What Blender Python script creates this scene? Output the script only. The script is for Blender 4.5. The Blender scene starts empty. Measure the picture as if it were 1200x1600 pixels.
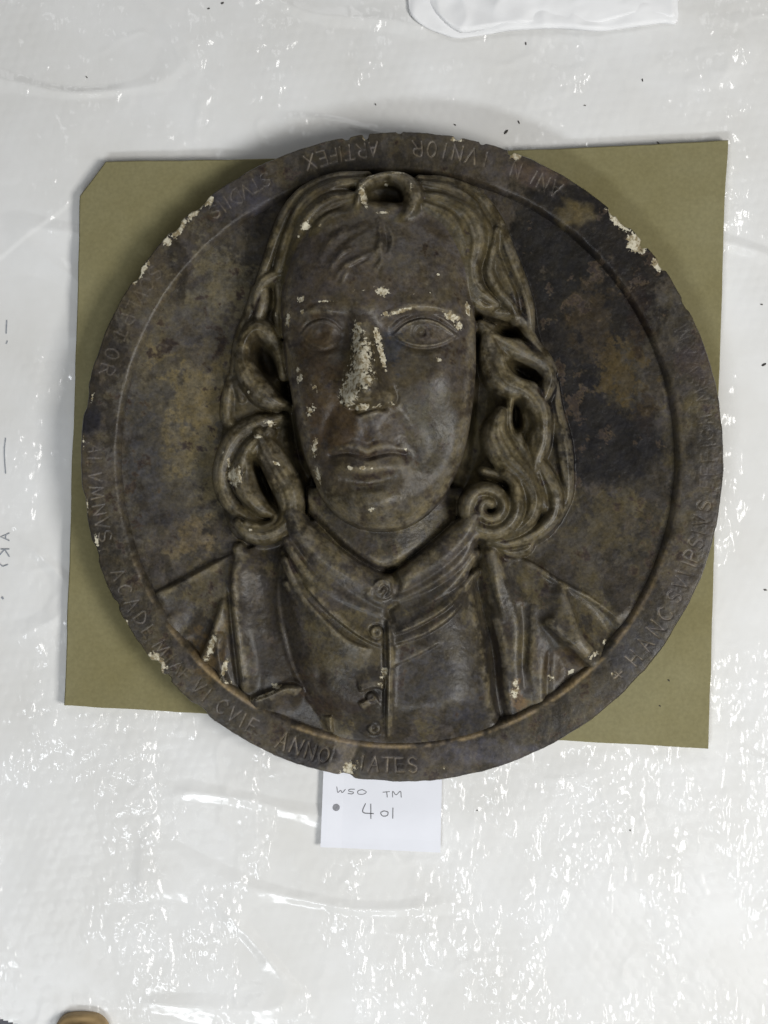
import bpy, math
import numpy as np

# ------------------------------------------------------------------ units
# Everything is laid out in "px" (1 px = 0.6 mm on the table), x right, y down,
# z up; origin of the table at px (600, 800).  to_world() converts to metres.
S = 0.0006
CX, CY, CAMD = 600.0, 800.0, 2500.0
def P(x, y, z=0.0):                       # where a point seen at (x, y) stands if it is z above the table
    f = 1.0 - z / CAMD
    return CX + (x - CX) * f, CY + (y - CY) * f
def to_world(x, y, z):
    return np.stack([(np.asarray(x, float) - CX) * S, (CY - np.asarray(y, float)) * S,
                     np.asarray(z, float) * S + 0 * np.asarray(x, float)], -1)
def lin(r, g, b):
    return tuple(((c / 255) / 12.92 if c / 255 <= 0.04045 else ((c / 255 + 0.055) / 1.055) ** 2.4) for c in (r, g, b))

scene = bpy.context.scene
coll = scene.collection

# ------------------------------------------------------------------ camera
cam = bpy.data.cameras.new('camera')
camo = bpy.data.objects.new('camera', cam); coll.objects.link(camo)
camo.location = (0, 0, CAMD * S); camo.rotation_euler = (0, 0, 0)
cam.sensor_fit = 'VERTICAL'; cam.angle = 2 * math.atan(800.0 / CAMD)
cam.clip_start = 0.05; cam.clip_end = 50
scene.camera = camo
scene.render.resolution_x, scene.render.resolution_y = 768, 1024

# ------------------------------------------------------------------ light
world = bpy.data.worlds.new('World'); scene.world = world; world.use_nodes = True
wb = world.node_tree.nodes['Background']
wb.inputs['Color'].default_value = (0.93, 0.96, 1.0, 1); wb.inputs['Strength'].default_value = 0.06

def area(name, loc, target, size, power, col):
    l = bpy.data.lights.new(name, 'AREA'); l.shape = 'RECTANGLE'; l.size, l.size_y = size
    l.energy = power; l.color = col
    o = bpy.data.objects.new(name, l); coll.objects.link(o); o.location = loc
    d = np.array(target, float) - np.array(loc, float)
    from mathutils import Vector
    o.rotation_euler = Vector(d).to_track_quat('-Z', 'Y').to_euler()
    return o
area('roof_window_light', (1.9, -0.75, 2.2), (0.05, -0.1, 0), (1.1, 0.85), 62, (1.0, 0.985, 0.955))
area('far_fill_light', (-0.2, 2.6, 2.3), (0, 0, 0), (1.6, 1.0), 15, (0.97, 0.98, 1.0))  # unseen fill lamp added on the far side to balance the key
area('foot_fill_light', (-0.5, -1.9, 2.1), (0, -0.55, 0), (1.2, 0.3), 31, (0.91, 0.955, 1.0))  # unseen fill lamp added to brighten the lower part of the wrap
area('glint_light', (-0.75, -1.0, 2.4), (-0.1, -0.3, 0), (0.07, 1.2), 2.5, (0.94, 0.97, 1.0))  # this narrow lamp and the next are added for glints on the wrap
area('glint_light', (0.75, -0.9, 2.4), (0.1, 0.1, 0), (0.07, 1.2), 2.5, (0.97, 0.98, 1.0))
scene.cycles.max_bounces = 5; scene.cycles.diffuse_bounces = 3; scene.cycles.glossy_bounces = 2
scene.view_settings.view_transform = 'Standard'; scene.view_settings.look = 'None'
scene.view_settings.gamma = 1.0; scene.view_settings.exposure = 0.0

# ------------------------------------------------------------------ numpy helpers
rng = np.random.default_rng(7)
_TAB = rng.random((256, 256))
def vnoise(x, y, seed=0):
    x = x + seed * 37.13; y = y + seed * 17.71
    xi = np.floor(x).astype(int); yi = np.floor(y).astype(int)
    fx = x - xi; fy = y - yi
    fx = fx * fx * fx * (fx * (fx * 6 - 15) + 10); fy = fy * fy * fy * (fy * (fy * 6 - 15) + 10)
    a = _TAB[xi & 255, yi & 255]; b = _TAB[(xi + 1) & 255, yi & 255]
    c = _TAB[xi & 255, (yi + 1) & 255]; d = _TAB[(xi + 1) & 255, (yi + 1) & 255]
    return (a * (1 - fx) + b * fx) * (1 - fy) + (c * (1 - fx) + d * fx) * fy
def fbm(x, y, scale, octv=4, seed=0, gain=0.5):
    v = 0; a = 1; t = 0; f = 1.0 / scale
    for k in range(octv):
        # rotate each octave so that the lattice never shows
        c, s = math.cos(0.6 * k + 0.4), math.sin(0.6 * k + 0.4)
        v = v + a * vnoise((c * x - s * y) * f, (s * x + c * y) * f, seed + k * 3.3); t += a
        a *= gain; f *= 2.03
    return v / t
def sstep(a, b, x):
    t = np.clip((x - a) / (b - a), 0, 1); return t * t * (3 - 2 * t)
def blur(A, sig):
    n = max(1, int(math.ceil(sig * 3))); k = np.exp(-0.5 * (np.arange(-n, n + 1) / sig) ** 2); k /= k.sum()
    for ax in (0, 1):
        pad = [(0, 0), (0, 0)]; pad[ax] = (n, n)
        B = np.pad(A, pad, mode='edge'); R = np.zeros_like(A)
        for i, w in enumerate(k):
            R += w * (B[i:i + A.shape[0], :] if ax == 0 else B[:, i:i + A.shape[1]])
        A = R
    return A
def catmull(pts, step=3.0):
    """pts (n, k) with x, y first: dense Catmull-Rom samples"""
    p = np.array(pts, float)
    if len(p) == 2:
        n = max(2, int(np.hypot(*(p[1, :2] - p[0, :2])) / step)); t = np.linspace(0, 1, n)[:, None]
        return p[0] * (1 - t) + p[1] * t
    q = np.vstack([2 * p[0] - p[1], p, 2 * p[-1] - p[-2]]); out = []
    for i in range(1, len(q) - 2):
        n = max(2, int(np.hypot(*(q[i + 1, :2] - q[i, :2])) / step)); t = np.linspace(0, 1, n, endpoint=False)[:, None]
        a, b, c, d = q[i - 1], q[i], q[i + 1], q[i + 2]
        out.append(0.5 * (2 * b + (c - a) * t + (2 * a - 5 * b + 4 * c - d) * t ** 2 + (3 * b - a - 3 * c + d) * t ** 3))
    out.append(p[-1:]); return np.vstack(out)
def nearest(px, py, line):
    """distance, signed lateral offset, parameter (index) to a dense polyline"""
    bd = np.full(px.shape, 1e9); bn = np.zeros(px.shape); bs = np.zeros(px.shape)
    for i in range(len(line) - 1):
        ax, ay = line[i, :2]; bx, by = line[i + 1, :2]; dx, dy = bx - ax, by - ay; L2 = dx * dx + dy * dy + 1e-9
        t = np.clip(((px - ax) * dx + (py - ay) * dy) / L2, 0, 1)
        ex, ey = px - ax - t * dx, py - ay - t * dy; d = ex * ex + ey * ey
        m = d < bd
        bd[m] = d[m]; bs[m] = (i + t)[m]
        bn[m] = np.sign((dx * ey - dy * ex)[m])
    bd = np.sqrt(bd); return bd, bd * bn, bs
def inside_dist(px, py, poly):
    """signed distance to polygon, positive inside"""
    poly = np.array(poly, float); n = len(poly); ins = np.zeros(px.shape, bool); bd = np.full(px.shape, 1e9)
    for i in range(n):
        ax, ay = poly[i]; bx, by = poly[(i + 1) % n]; dx, dy = bx - ax, by - ay
        t = np.clip(((px - ax) * dx + (py - ay) * dy) / (dx * dx + dy * dy + 1e-9), 0, 1)
        bd = np.minimum(bd, (px - ax - t * dx) ** 2 + (py - ay - t * dy) ** 2)
        if ay != by:
            c = ((ay > py) != (by > py)) & (px < (bx - ax) * (py - ay) / (by - ay) + ax); ins ^= c
    return np.where(ins, 1, -1) * np.sqrt(bd)

# ------------------------------------------------------------------ materials
def nodes(mat):
    mat.use_nodes = True; return mat.node_tree.nodes, mat.node_tree.links, mat.node_tree.nodes['Principled BSDF']
def mat_paint():
    m = bpy.data.materials.new('bronzed_plaster'); N, L, B = nodes(m)
    tint = N.new('ShaderNodeVertexColor'); tint.layer_name = 'tint'
    chip = N.new('ShaderNodeAttribute'); chip.attribute_name = 'chip'
    tc = N.new('ShaderNodeTexCoord')
    def noise(scale, det, rough=0.6):
        n = N.new('ShaderNodeTexNoise'); n.inputs['Scale'].default_value = scale
        n.inputs['Detail'].default_value = det; n.inputs['Roughness'].default_value = rough
        L.new(tc.outputs['Object'], n.inputs['Vector']); return n
    def math_(op, a, b, clamp=False):
        n = N.new('ShaderNodeMath'); n.operation = op; n.use_clamp = clamp
        for i, v in enumerate((a, b)):
            if isinstance(v, (int, float)): n.inputs[i].default_value = v
            else: L.new(v, n.inputs[i])
        return n.outputs[0]
    n1 = noise(260, 6, 0.65); n2 = noise(60, 5, 0.6); n3 = noise(900, 3, 0.6); n5 = noise(430, 5, 0.7)
    # brightness mottling of the paint
    f = math_('ADD', math_('MULTIPLY', math_('SUBTRACT', n1.outputs['Fac'], .5), 1.5), math_('MULTIPLY', math_('SUBTRACT', n2.outputs['Fac'], .5), 1.0))
    f = math_('ADD', math_('ADD', f, math_('MULTIPLY', math_('SUBTRACT', n5.outputs['Fac'], .5), 1.0)), 1.0)
    f = math_('MAXIMUM', f, 0.3)
    mul = N.new('ShaderNodeMixRGB'); mul.blend_type = 'MULTIPLY'; mul.inputs[0].default_value = 1
    n6 = noise(95, 6, 0.65); hr = N.new('ShaderNodeValToRGB'); L.new(n6.outputs['Fac'], hr.inputs[0])
    hr.color_ramp.elements[0].position = 0.40; hr.color_ramp.elements[0].color = (0.96, 0.97, 1.06, 1)
    hr.color_ramp.elements[1].position = 0.58; hr.color_ramp.elements[1].color = (1.06, 1.0, 0.84, 1)
    hm = N.new('ShaderNodeMixRGB'); hm.blend_type = 'MULTIPLY'; hm.inputs[0].default_value = 1; L.new(tint.outputs['Color'], hm.inputs[1]); L.new(hr.outputs[0], hm.inputs[2])
    L.new(hm.outputs[0], mul.inputs[1]); L.new(f, mul.inputs[2])
    # bare plaster where the paint has chipped
    c = math_('ADD', chip.outputs['Fac'], math_('ADD', math_('MULTIPLY', math_('SUBTRACT', n1.outputs['Fac'], 0.5), 2.0), math_('MULTIPLY', math_('SUBTRACT', n5.outputs['Fac'], 0.5), 1.1)))
    cm = math_('MULTIPLY', math_('SUBTRACT', c, 0.52), 12, True)
    n4 = noise(230, 5)
    cr = N.new('ShaderNodeValToRGB'); L.new(n4.outputs['Fac'], cr.inputs[0])
    cr.color_ramp.elements[0].position = 0.41; cr.color_ramp.elements[0].color = (0.24, 0.19, 0.105, 1)
    cr.color_ramp.elements[1].position = 0.56; cr.color_ramp.elements[1].color = (0.58, 0.535, 0.41, 1)
    mix = N.new('ShaderNodeMixRGB'); L.new(cm, mix.inputs[0]); L.new(mul.outputs[0], mix.inputs[1]); L.new(cr.outputs[0], mix.inputs[2])
    L.new(mix.outputs[0], B.inputs['Base Color'])
    rr = math_('ADD', math_('MULTIPLY', n2.outputs['Fac'], 0.34), 0.22)
    rr = math_('ADD', rr, math_('MULTIPLY', cm, 0.3)); L.new(rr, B.inputs['Roughness'])
    B.inputs['Specular IOR Level'].default_value = 0.26
    bp = N.new('ShaderNodeBump'); bp.inputs['Strength'].default_value = 0.35; bp.inputs['Distance'].default_value = 0.0007
    hsum = math_('ADD', math_('MULTIPLY', n1.outputs['Fac'], 1.0), math_('MULTIPLY', n3.outputs['Fac'], 0.35))
    hsum = math_('SUBTRACT', hsum, math_('MULTIPLY', cm, 0.8))
    L.new(hsum, bp.inputs['Height']); L.new(bp.outputs[0], B.inputs['Normal'])
    return m
def mat_simple(name, col, rough=0.6, nscale=None, var=0.2, bump=0.0, spec=0.3, detail=5):
    m = bpy.data.materials.new(name); N, L, B = nodes(m)
    B.inputs['Base Color'].default_value = (*col, 1); B.inputs['Roughness'].default_value = rough
    B.inputs['Specular IOR Level'].default_value = spec
    if nscale:
        tc = N.new('ShaderNodeTexCoord'); n = N.new('ShaderNodeTexNoise'); n.inputs['Scale'].default_value = nscale
        n.inputs['Detail'].default_value = detail; L.new(tc.outputs['Object'], n.inputs['Vector'])
        r = N.new('ShaderNodeValToRGB'); L.new(n.outputs['Fac'], r.inputs[0])
        r.color_ramp.elements[0].position = 0.3; r.color_ramp.elements[0].color = (*[c * (1 - var) for c in col], 1)
        r.color_ramp.elements[1].position = 0.7; r.color_ramp.elements[1].color = (*[min(1, c * (1 + var)) for c in col], 1)
        L.new(r.outputs[0], B.inputs['Base Color'])
        if bump:
            b = N.new('ShaderNodeBump'); b.inputs['Strength'].default_value = bump; b.inputs['Distance'].default_value = 0.001
            L.new(n.outputs['Fac'], b.inputs['Height']); L.new(b.outputs[0], B.inputs['Normal'])
    return m
def mat_wrap():
    m = bpy.data.materials.new('bubble_wrap_film'); N, L, B = nodes(m)
    tc = N.new('ShaderNodeTexCoord')
    n = N.new('ShaderNodeTexNoise'); n.inputs['Scale'].default_value = 7; n.inputs['Detail'].default_value = 6; n.inputs['Roughness'].default_value = 0.6
    L.new(tc.outputs['Object'], n.inputs['Vector'])
    r = N.new('ShaderNodeValToRGB'); L.new(n.outputs['Fac'], r.inputs[0])
    r.color_ramp.elements[0].position = 0.3; r.color_ramp.elements[0].color = (0.71, 0.70, 0.67, 1)
    r.color_ramp.elements[1].position = 0.7; r.color_ramp.elements[1].color = (0.81, 0.81, 0.80, 1)
    L.new(r.outputs[0], B.inputs['Base Color'])
    B.inputs['Roughness'].default_value = 0.6; B.inputs['Specular IOR Level'].default_value = 0.2
    B.inputs['Coat Weight'].default_value = 0.6; B.inputs['Coat Roughness'].default_value = 0.18; B.inputs['Coat IOR'].default_value = 1.5
    # crinkled film: sharp little facets, stronger in patches
    def tex(scale, det, rough=.5, stretch=None):
        t = N.new('ShaderNodeTexNoise'); t.inputs['Scale'].default_value = scale; t.inputs['Detail'].default_value = det; t.inputs['Roughness'].default_value = rough
        if stretch:
            mp = N.new('ShaderNodeMapping'); mp.inputs['Rotation'].default_value = (0, 0, stretch[0]); mp.inputs['Scale'].default_value = (stretch[1], 1, 1)
            L.new(tc.outputs['Object'], mp.inputs['Vector']); L.new(mp.outputs[0], t.inputs['Vector'])
        else: L.new(tc.outputs['Object'], t.inputs['Vector'])
        return t.outputs['Fac']
    def mth(op, a, b, clamp=False):
        q = N.new('ShaderNodeMath'); q.operation = op; q.use_clamp = clamp
        for k, v in enumerate((a, b)):
            if isinstance(v, (int, float)): q.inputs[k].default_value = v
            else: L.new(v, q.inputs[k])
        return q.outputs[0]
    w = mth('ADD', tex(50, 1.5, .45), mth('MULTIPLY', tex(125, 1, .5), .16))
    pa = tex(5.5, 4, .6, (0.35, 2.6)); pb = tex(11, 3, .6)
    pm = mth('MULTIPLY', mth('SUBTRACT', mth('ADD', mth('MULTIPLY', pa, .65), mth('MULTIPLY', pb, .35)), .495), 8.0, True)
    pm = mth('ADD', mth('MULTIPLY', pm, .95), .09)
    b = N.new('ShaderNodeBump'); b.inputs['Strength'].default_value = 1.0; b.inputs['Distance'].default_value = 0.0105
    L.new(mth('MULTIPLY', w, pm), b.inputs['Height']); L.new(b.outputs[0], B.inputs['Coat Normal'])
    b2 = N.new('ShaderNodeBump'); b2.inputs['Strength'].default_value = 0.05; b2.inputs['Distance'].default_value = 0.004
    L.new(mth('MULTIPLY', w, pm), b2.inputs['Height']); L.new(b2.outputs[0], B.inputs['Normal'])
    return m
M_PAINT = mat_paint(); M_WRAP = mat_wrap()
def mat_foam():
    m = mat_simple('khaki_foam', (0.235, 0.212, 0.115), 0.95, 300, 0.07, 0.3, 0.1); N, L = m.node_tree.nodes, m.node_tree.links; B = N['Principled BSDF']
    src = B.inputs['Base Color'].links[0].from_socket; tc = N.new('ShaderNodeTexCoord')
    n = N.new('ShaderNodeTexNoise'); n.inputs['Scale'].default_value = 6; n.inputs['Detail'].default_value = 7; n.inputs['Roughness'].default_value = .62; L.new(tc.outputs['Object'], n.inputs['Vector'])
    r = N.new('ShaderNodeValToRGB'); L.new(n.outputs['Fac'], r.inputs[0]); r.color_ramp.elements[0].position = .35; r.color_ramp.elements[0].color = (.86, .84, .74, 1); r.color_ramp.elements[1].position = .62; r.color_ramp.elements[1].color = (1.04, 1.05, 1.06, 1)
    x = N.new('ShaderNodeMixRGB'); x.blend_type = 'MULTIPLY'; x.inputs[0].default_value = 1; L.new(src, x.inputs[1]); L.new(r.outputs[0], x.inputs[2]); L.new(x.outputs[0], B.inputs['Base Color'])
    return m
M_FOAM = mat_foam()

M_CARD = mat_simple('white_card', (0.80, 0.81, 0.86), 0.7, 30, 0.02, 0.05, 0.2)
M_TISSUE = mat_simple('white_tissue', (0.86, 0.86, 0.86), 0.75, 25, 0.03, 0.15, 0.2)
M_INK = mat_simple('grey_pencil', (0.17, 0.17, 0.18), 0.6)
M_INK2 = mat_simple('faint_print', (0.28, 0.30, 0.33), 0.6)
M_DOT = mat_simple('grey_dot', (0.25, 0.25, 0.27), 0.5, 900, 0.3)
M_DIRT = mat_simple('dark_flake', (0.05, 0.045, 0.04), 0.8, 600, 0.4)
M_FLOOR = mat_simple('dark_floor', (0.10, 0.10, 0.115), 0.7, 40, 0.4, 0.2)
M_TAN = mat_simple('tan_wood', (0.36, 0.25, 0.12), 0.5, 60, 0.25, 0.1)

# ------------------------------------------------------------------ objects
def props(o, label=None, cat=None, group=None, kind=None):
    for k, v in (('label', label), ('category', cat), ('group', group), ('kind', kind)):
        if v: o[k] = v
    return o
def mesh_obj(name, verts, faces, mat, parent=None, normals=None, attrs=None, smooth=True):
    """verts (n,3) metres, faces (m,4|3) int"""
    me = bpy.data.meshes.new(name)
    faces = np.asarray(faces, np.int32); k = faces.shape[1]
    me.vertices.add(len(verts)); me.vertices.foreach_set('co', np.asarray(verts, np.float32).ravel())
    me.loops.add(faces.size); me.loops.foreach_set('vertex_index', faces.ravel())
    me.polygons.add(len(faces)); me.polygons.foreach_set('loop_start', np.arange(len(faces), dtype=np.int32) * k)
    me.polygons.foreach_set('use_smooth', np.full(len(faces), smooth))
    me.update(calc_edges=True)
    if attrs:
        for nm, val in attrs.items():
            val = np.asarray(val, np.float32)
            if val.ndim == 2:
                a = me.color_attributes.new(nm, 'FLOAT_COLOR', 'POINT')
                a.data.foreach_set('color', np.concatenate([val, np.ones((len(val), 1), np.float32)], 1).ravel())
            else:
                a = me.attributes.new(nm, 'FLOAT', 'POINT'); a.data.foreach_set('value', val)
    if normals is not None:
        me.normals_split_custom_set_from_vertices(np.asarray(normals, float).tolist())
    me.materials.append(mat)
    o = bpy.data.objects.new(name, me); coll.objects.link(o)
    if parent: o.parent = parent
    return o
def empty(name, loc=(0, 0, 0)):
    o = bpy.data.objects.new(name, None); coll.objects.link(o); o.location = loc; o.empty_display_size = 0.02; return o
def grid_faces(nr, nc, wrap=False):
    i = np.arange(nr - 1)[:, None]; j = np.arange(nc if wrap else nc - 1)[None, :]; j2 = (j + 1) % nc
    return np.stack([i * nc + j, (i + 1) * nc + j, (i + 1) * nc + j2, i * nc + j2], -1)

# ================================================================== the setting
mesh_obj('floor', to_world([-2500, 3700, 3700, -2500], [-2500, -2500, 4100, 4100], [-16] * 4), [[3, 2, 1, 0]], M_FLOOR, smooth=False)['kind'] = 'structure'

# ---- bubble wrap sheet: gentle swells, bubbles and creases
def wrap_height(x, y):
    h = 12 * (fbm(x, y, 420, 2, 11) - 0.5) + 4.0 * (fbm(x, y, 150, 2, 12) - 0.5) + 0.8 * (fbm(x, y, 50, 2, 13) - 0.5)
    # bubbles in a hexagonal array, unevenly deflated
    p = 19.0; a = 0.12; u = x * math.cos(a) - y * math.sin(a) + 5 * (fbm(x, y, 130, 2, 14) - .5); v = x * math.sin(a) + y * math.cos(a) + 5 * (fbm(x, y, 130, 2, 15) - .5)
    row = np.round(v / (p * 0.866)); uu = u / p - 0.5 * (row % 2); col = np.round(uu)
    du = (uu - col) * p; dv = v - row * p * 0.866; d = np.sqrt(du ** 2 + dv ** 2)
    amp = _TAB[row.astype(int) & 255, col.astype(int) & 255]
    puff = sstep(0.35, 0.7, fbm(x, y, 260, 3, 16) + 0.12 * sstep(700, 1500, y))
    h = h + (0.06 + 0.32 * amp * puff) * np.sqrt(np.clip(1 - (d / 8.2) ** 2, 0, 1))
    # ridged creases
    r = 1 - np.abs(2 * fbm(x, y, 90, 3, 17) - 1); h = h + 0.7 * np.clip(r - 0.82, 0, 1) * 6 * sstep(0.4, 0.62, fbm(x, y, 300, 2, 18))
    q1 = 1 - np.abs(2 * fbm(x * .35 + y * .1, y * .9 - x * .25, 150, 2, 91) - 1); h = h + 7 * np.clip(q1 - .86, 0, 1) * 7 * sstep(.42, .6, fbm(x, y, 240, 2, 92)) * .5
    # overlap of a second layer, upper left
    e = y - (402 - 0.78 * x) + 5 * (fbm(x, y, 60, 2, 19) - .5); h = h + 1.3 * sstep(4, -4, e) * sstep(190, 90, x)
    return h
gx = np.arange(-60, 1262, 2.5); gy = np.arange(-60, 1664, 2.5)
X, Y = np.meshgrid(gx, gy)
flat = np.zeros_like(X)
fo = sstep(0, 1, np.minimum(np.minimum(X - 118, 1105 - X), np.minimum(Y - 262, 1090 - Y)) / 60)   # pressed flat under the foam
Hs = wrap_height(X, Y) * (1 - 0.85 * fo) - 3.0 - 2 * fo
F = grid_faces(len(gy), len(gx)).reshape(-1, 4)
cxm = X.ravel()[F[:, 0]]; cym = Y.ravel()[F[:, 0]]
edge = cym - (1590 + 0.42 * cxm + 10 * (fbm(cxm, cym, 30, 2, 21) - .5)) < 0     # ragged corner, bottom left
F = F[edge | (cxm > 100)]
wrap = mesh_obj('bubble_wrap_sheet', to_world(X.ravel(), Y.ravel(), Hs.ravel()), F, M_WRAP)
props(wrap, 'large crinkled sheet of white bubble wrap spread under everything', 'bubble wrap')

def ribbon(name, lines, width, z, mat, parent, step=2.0, smooth_line=True, zfun=None):
    V = []; Q = []
    for ln in lines:
        c = catmull([(p[0], p[1]) for p in ln], step) if smooth_line else np.array(ln, float)
        t = np.gradient(c, axis=0); t /= np.linalg.norm(t, axis=1)[:, None] + 1e-9; n = np.stack([-t[:, 1], t[:, 0]], 1)
        b = len(V); w = width * 0.5
        for i in range(len(c)):
            for s in (-1, 1):
                q = c[i] + n[i] * w * s
                V.append((q[0], q[1], z + (zfun(q[0], q[1]) if zfun else 0)))
        for i in range(len(c) - 1): Q.append((b + 2 * i, b + 2 * i + 1, b + 2 * i + 3, b + 2 * i + 2))
    V = np.array(V); return mesh_obj(name, to_world(V[:, 0], V[:, 1], V[:, 2]), Q, mat, parent)
def wz(x, y): return float(wrap_height(np.array([x]), np.array([y]))[0]) - 3.0
ribbon('printed_mark', [[(14, 833), (0, 839), (14, 845)], [(8, 836), (8, 842)], [(14, 858), (0, 858)], [(6, 858), (14, 870)], [(6, 859), (-2, 868)], [(12, 882), (4, 885), (-3, 880)]], 1.8, 1.2, M_INK2, wrap, zfun=wz, smooth_line=False)
ribbon('printed_mark', [[(10, 500), (9, 521)], [(11, 532), (9, 537)]], 1.6, 1.2, M_INK2, wrap, zfun=wz)
ribbon('printed_mark', [[(8, 684), (6, 706), (8, 740)]], 1.5, 1.2, M_INK2, wrap, zfun=wz)
ribbon('printed_mark', [[(2, 933), (5, 936)]], 3, 1.2, M_INK2, wrap, zfun=wz)

# ---- foam sheet
def slab(name, outline, z0, z1, mat, bev=2.0, wob=0.0, parent=None, wave=0.0):
    """closed outline (image px at its top) -> bevelled slab with a subdivided wavy edge"""
    pts = []
    n = len(outline)
    for i in range(n):
        a = np.array(P(*outline[i], z1)); b = np.array(P(*outline[(i + 1) % n], z1)); L = np.hypot(*(b - a)); k = max(1, int(L / 8))
        for j in range(k): pts.append(a + (b - a) * j / k)
    pts = np.array(pts)
    t = np.roll(pts, -1, 0) - np.roll(pts, 1, 0); t /= np.linalg.norm(t, axis=1)[:, None] + 1e-9; nn = np.stack([t[:, 1], -t[:, 0]], 1)
    area2 = np.sum(pts[:, 0] * np.roll(pts[:, 1], -1) - pts[:, 1] * np.roll(pts[:, 0], -1))
    if area2 < 0: nn = -nn
    pts = pts + nn * (wob * 2 * (fbm(pts[:, 0], pts[:, 1], 60, 3, 31) - 0.5))[:, None]
    rings = [(pts - nn * bev * 0.3, z0), (pts, z0 + bev), (pts, z1 - bev), (pts - nn * bev, z1), (pts - nn * (bev + 1), z1 + .02)]
    V = []; m = len(pts)
    for r, z in rings: V += [(p[0], p[1], z) for p in r]
    V = np.array(V); Q = grid_faces(len(rings), m, True).reshape(-1, 4)
    me = bpy.data.meshes.new(name)
    w = to_world(V[:, 0], V[:, 1], V[:, 2]); faces = [tuple(q) for q in Q.tolist()] + [tuple(range((len(rings) - 1) * m, len(rings) * m)), tuple(range(m - 1, -1, -1))]
    if area2 < 0: faces = [f[::-1] for f in faces]
    faces = [f[::-1] for f in faces]
    me.from_pydata(w.tolist(), [], faces); me.update()
    me.materials.append(mat); o = bpy.data.objects.new(name, me); coll.objects.link(o)
    if parent: o.parent = parent
    return o
foam = slab('foam_sheet', [(165, 252), (440, 247), (700, 240), (1138, 219), (1132, 330), (1107, 1170), (868, 1157), (560, 1134), (310, 1114), (100, 1102), (108, 880), (116, 600), (125, 306)], 0.0, 15.0, M_FOAM, 1.6, 1.3)
props(foam, 'square khaki green foam sheet with a clipped corner under the medallion', 'foam sheet')

# ================================================================== medallion
RIM_Z = 62.0; FIELD_Z = 40.0
med = empty('medallion', tuple(to_world(628, 713, 15.0)))
props(med, 'round dark bronzed plaster portrait medallion with chipped paint and inscribed rim', 'medallion')
MO = np.array(med.location)
def med_mesh(name, v, f, parent, normals=None, attrs=None, label=None):
    o = mesh_obj(name, v - MO, f, M_PAINT, None, normals, attrs)
    o.parent = parent if parent else med
    if label: o['label'] = label
    return o

OCX, OCY = P(628.5, 713.5, RIM_Z); ORX, ORY = 503 * (1 - RIM_Z / CAMD), 508.5 * (1 - RIM_Z / CAMD)
ICX, ICY = P(622, 714.5, RIM_Z); IRX, IRY = 441 * (1 - RIM_Z / CAMD), 451 * (1 - RIM_Z / CAMD)
def inner_norm(x, y): return np.sqrt(((x - ICX) / IRX) ** 2 + ((y - ICY) / IRY) ** 2)

# ---------------- composite relief height field
G = 1.25
hx = np.arange(ICX - IRX - 6, ICX + IRX + 6, G); hy = np.arange(ICY - IRY - 22, ICY + IRY + 6, G)
HX, HY = np.meshgrid(hx, hy)
RN = inner_norm(HX, HY); RD = (1 - RN) * 440                     # px inside the rim
H = FIELD_Z - 9 + 17.0 * np.clip(RN, 0, 1.05) ** 2.5 + 1.6 * (fbm(HX, HY, 110, 4, 41) - 0.5) + 0.9 * (fbm(HX, HY, 22, 4, 42) - 0.5)
LAB = np.zeros(H.shape, np.int32)
PARTS = {0: ('field', None, None)}                               # id -> (name, parent id, label)
def new_part(name, parent=None, label=None):
    i = len(PARTS); PARTS[i] = (name, parent, label); return i
def box(pts, pad):
    p = np.array(pts, float)
    i0 = np.searchsorted(hy, p[:, 1].min() - pad); i1 = np.searchsorted(hy, p[:, 1].max() + pad)
    j0 = np.searchsorted(hx, p[:, 0].min() - pad); j1 = np.searchsorted(hx, p[:, 0].max() + pad)
    return slice(max(i0, 0), max(i1, 1)), slice(max(j0, 0), max(j1, 1))
def pz(pts, z): return [P(p[0], p[1], z) + tuple(p[2:]) for p in pts]
def smax(a, b, k):
    h = np.clip(0.5 + 0.5 * (b - a) / k, 0, 1); return a * (1 - h) + b * h + k * h * (1 - h)
def put(sl, h, ok, lab, k=2.5):
    """raise the relief to h where ok; k blends the joint"""
    cur = H[sl]; hh = np.where(ok, h, -1e3)
    new = np.where(hh > cur - 12, smax(cur, hh, k), np.maximum(cur, hh)); new = np.where(ok, new, cur)
    if lab is not None: LAB[sl] = np.where(ok & (h > cur), lab, LAB[sl])
    H[sl] = new
def tube(pts, z, lab, hf=0.8, stri=0.0, ns=3, k=1.6, phase=None, z1=None, twist=0.0):
    """a rounded lock or roll: pts (x, y, half width) in image px, z = height of its lower edge"""
    z1 = z if z1 is None else z1
    q = catmull(pz(pts, (z + z1) / 2 + 8), 3.0); sl = box(q, q[:, 2].max() + 3)
    d, n, s = nearest(HX[sl], HY[sl], q)
    r = np.interp(s, np.arange(len(q)), q[:, 2]); f = s / (len(q) - 1)
    t = np.clip(n / np.maximum(r, .1), -1, 1); dome = np.sqrt(np.clip(1 - t * t, 0, 1))
    ph = rng.random() * 6.28 if phase is None else phase
    h = z + (z1 - z) * f + np.minimum(r, 17) * hf * dome - 12 * (1 - dome)
    if stri:
        fs = sstep(0, .1, f) * sstep(1, .85, f) * 0.6 + 0.4
        wv = np.cos(math.pi * ns * (t + twist * f) + ph + 0.8 * np.sin(5 * f)); wv = np.sign(wv) * np.abs(wv) ** 0.8
        h = h + stri * fs * wv * dome ** 0.7 * np.clip(r / 12, 0.4, 1.2) + 0.5 * stri * np.cos(math.pi * (2.3 * ns) * t + 2 * ph) * dome
    put(sl, h, d < r, lab, k)
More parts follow.
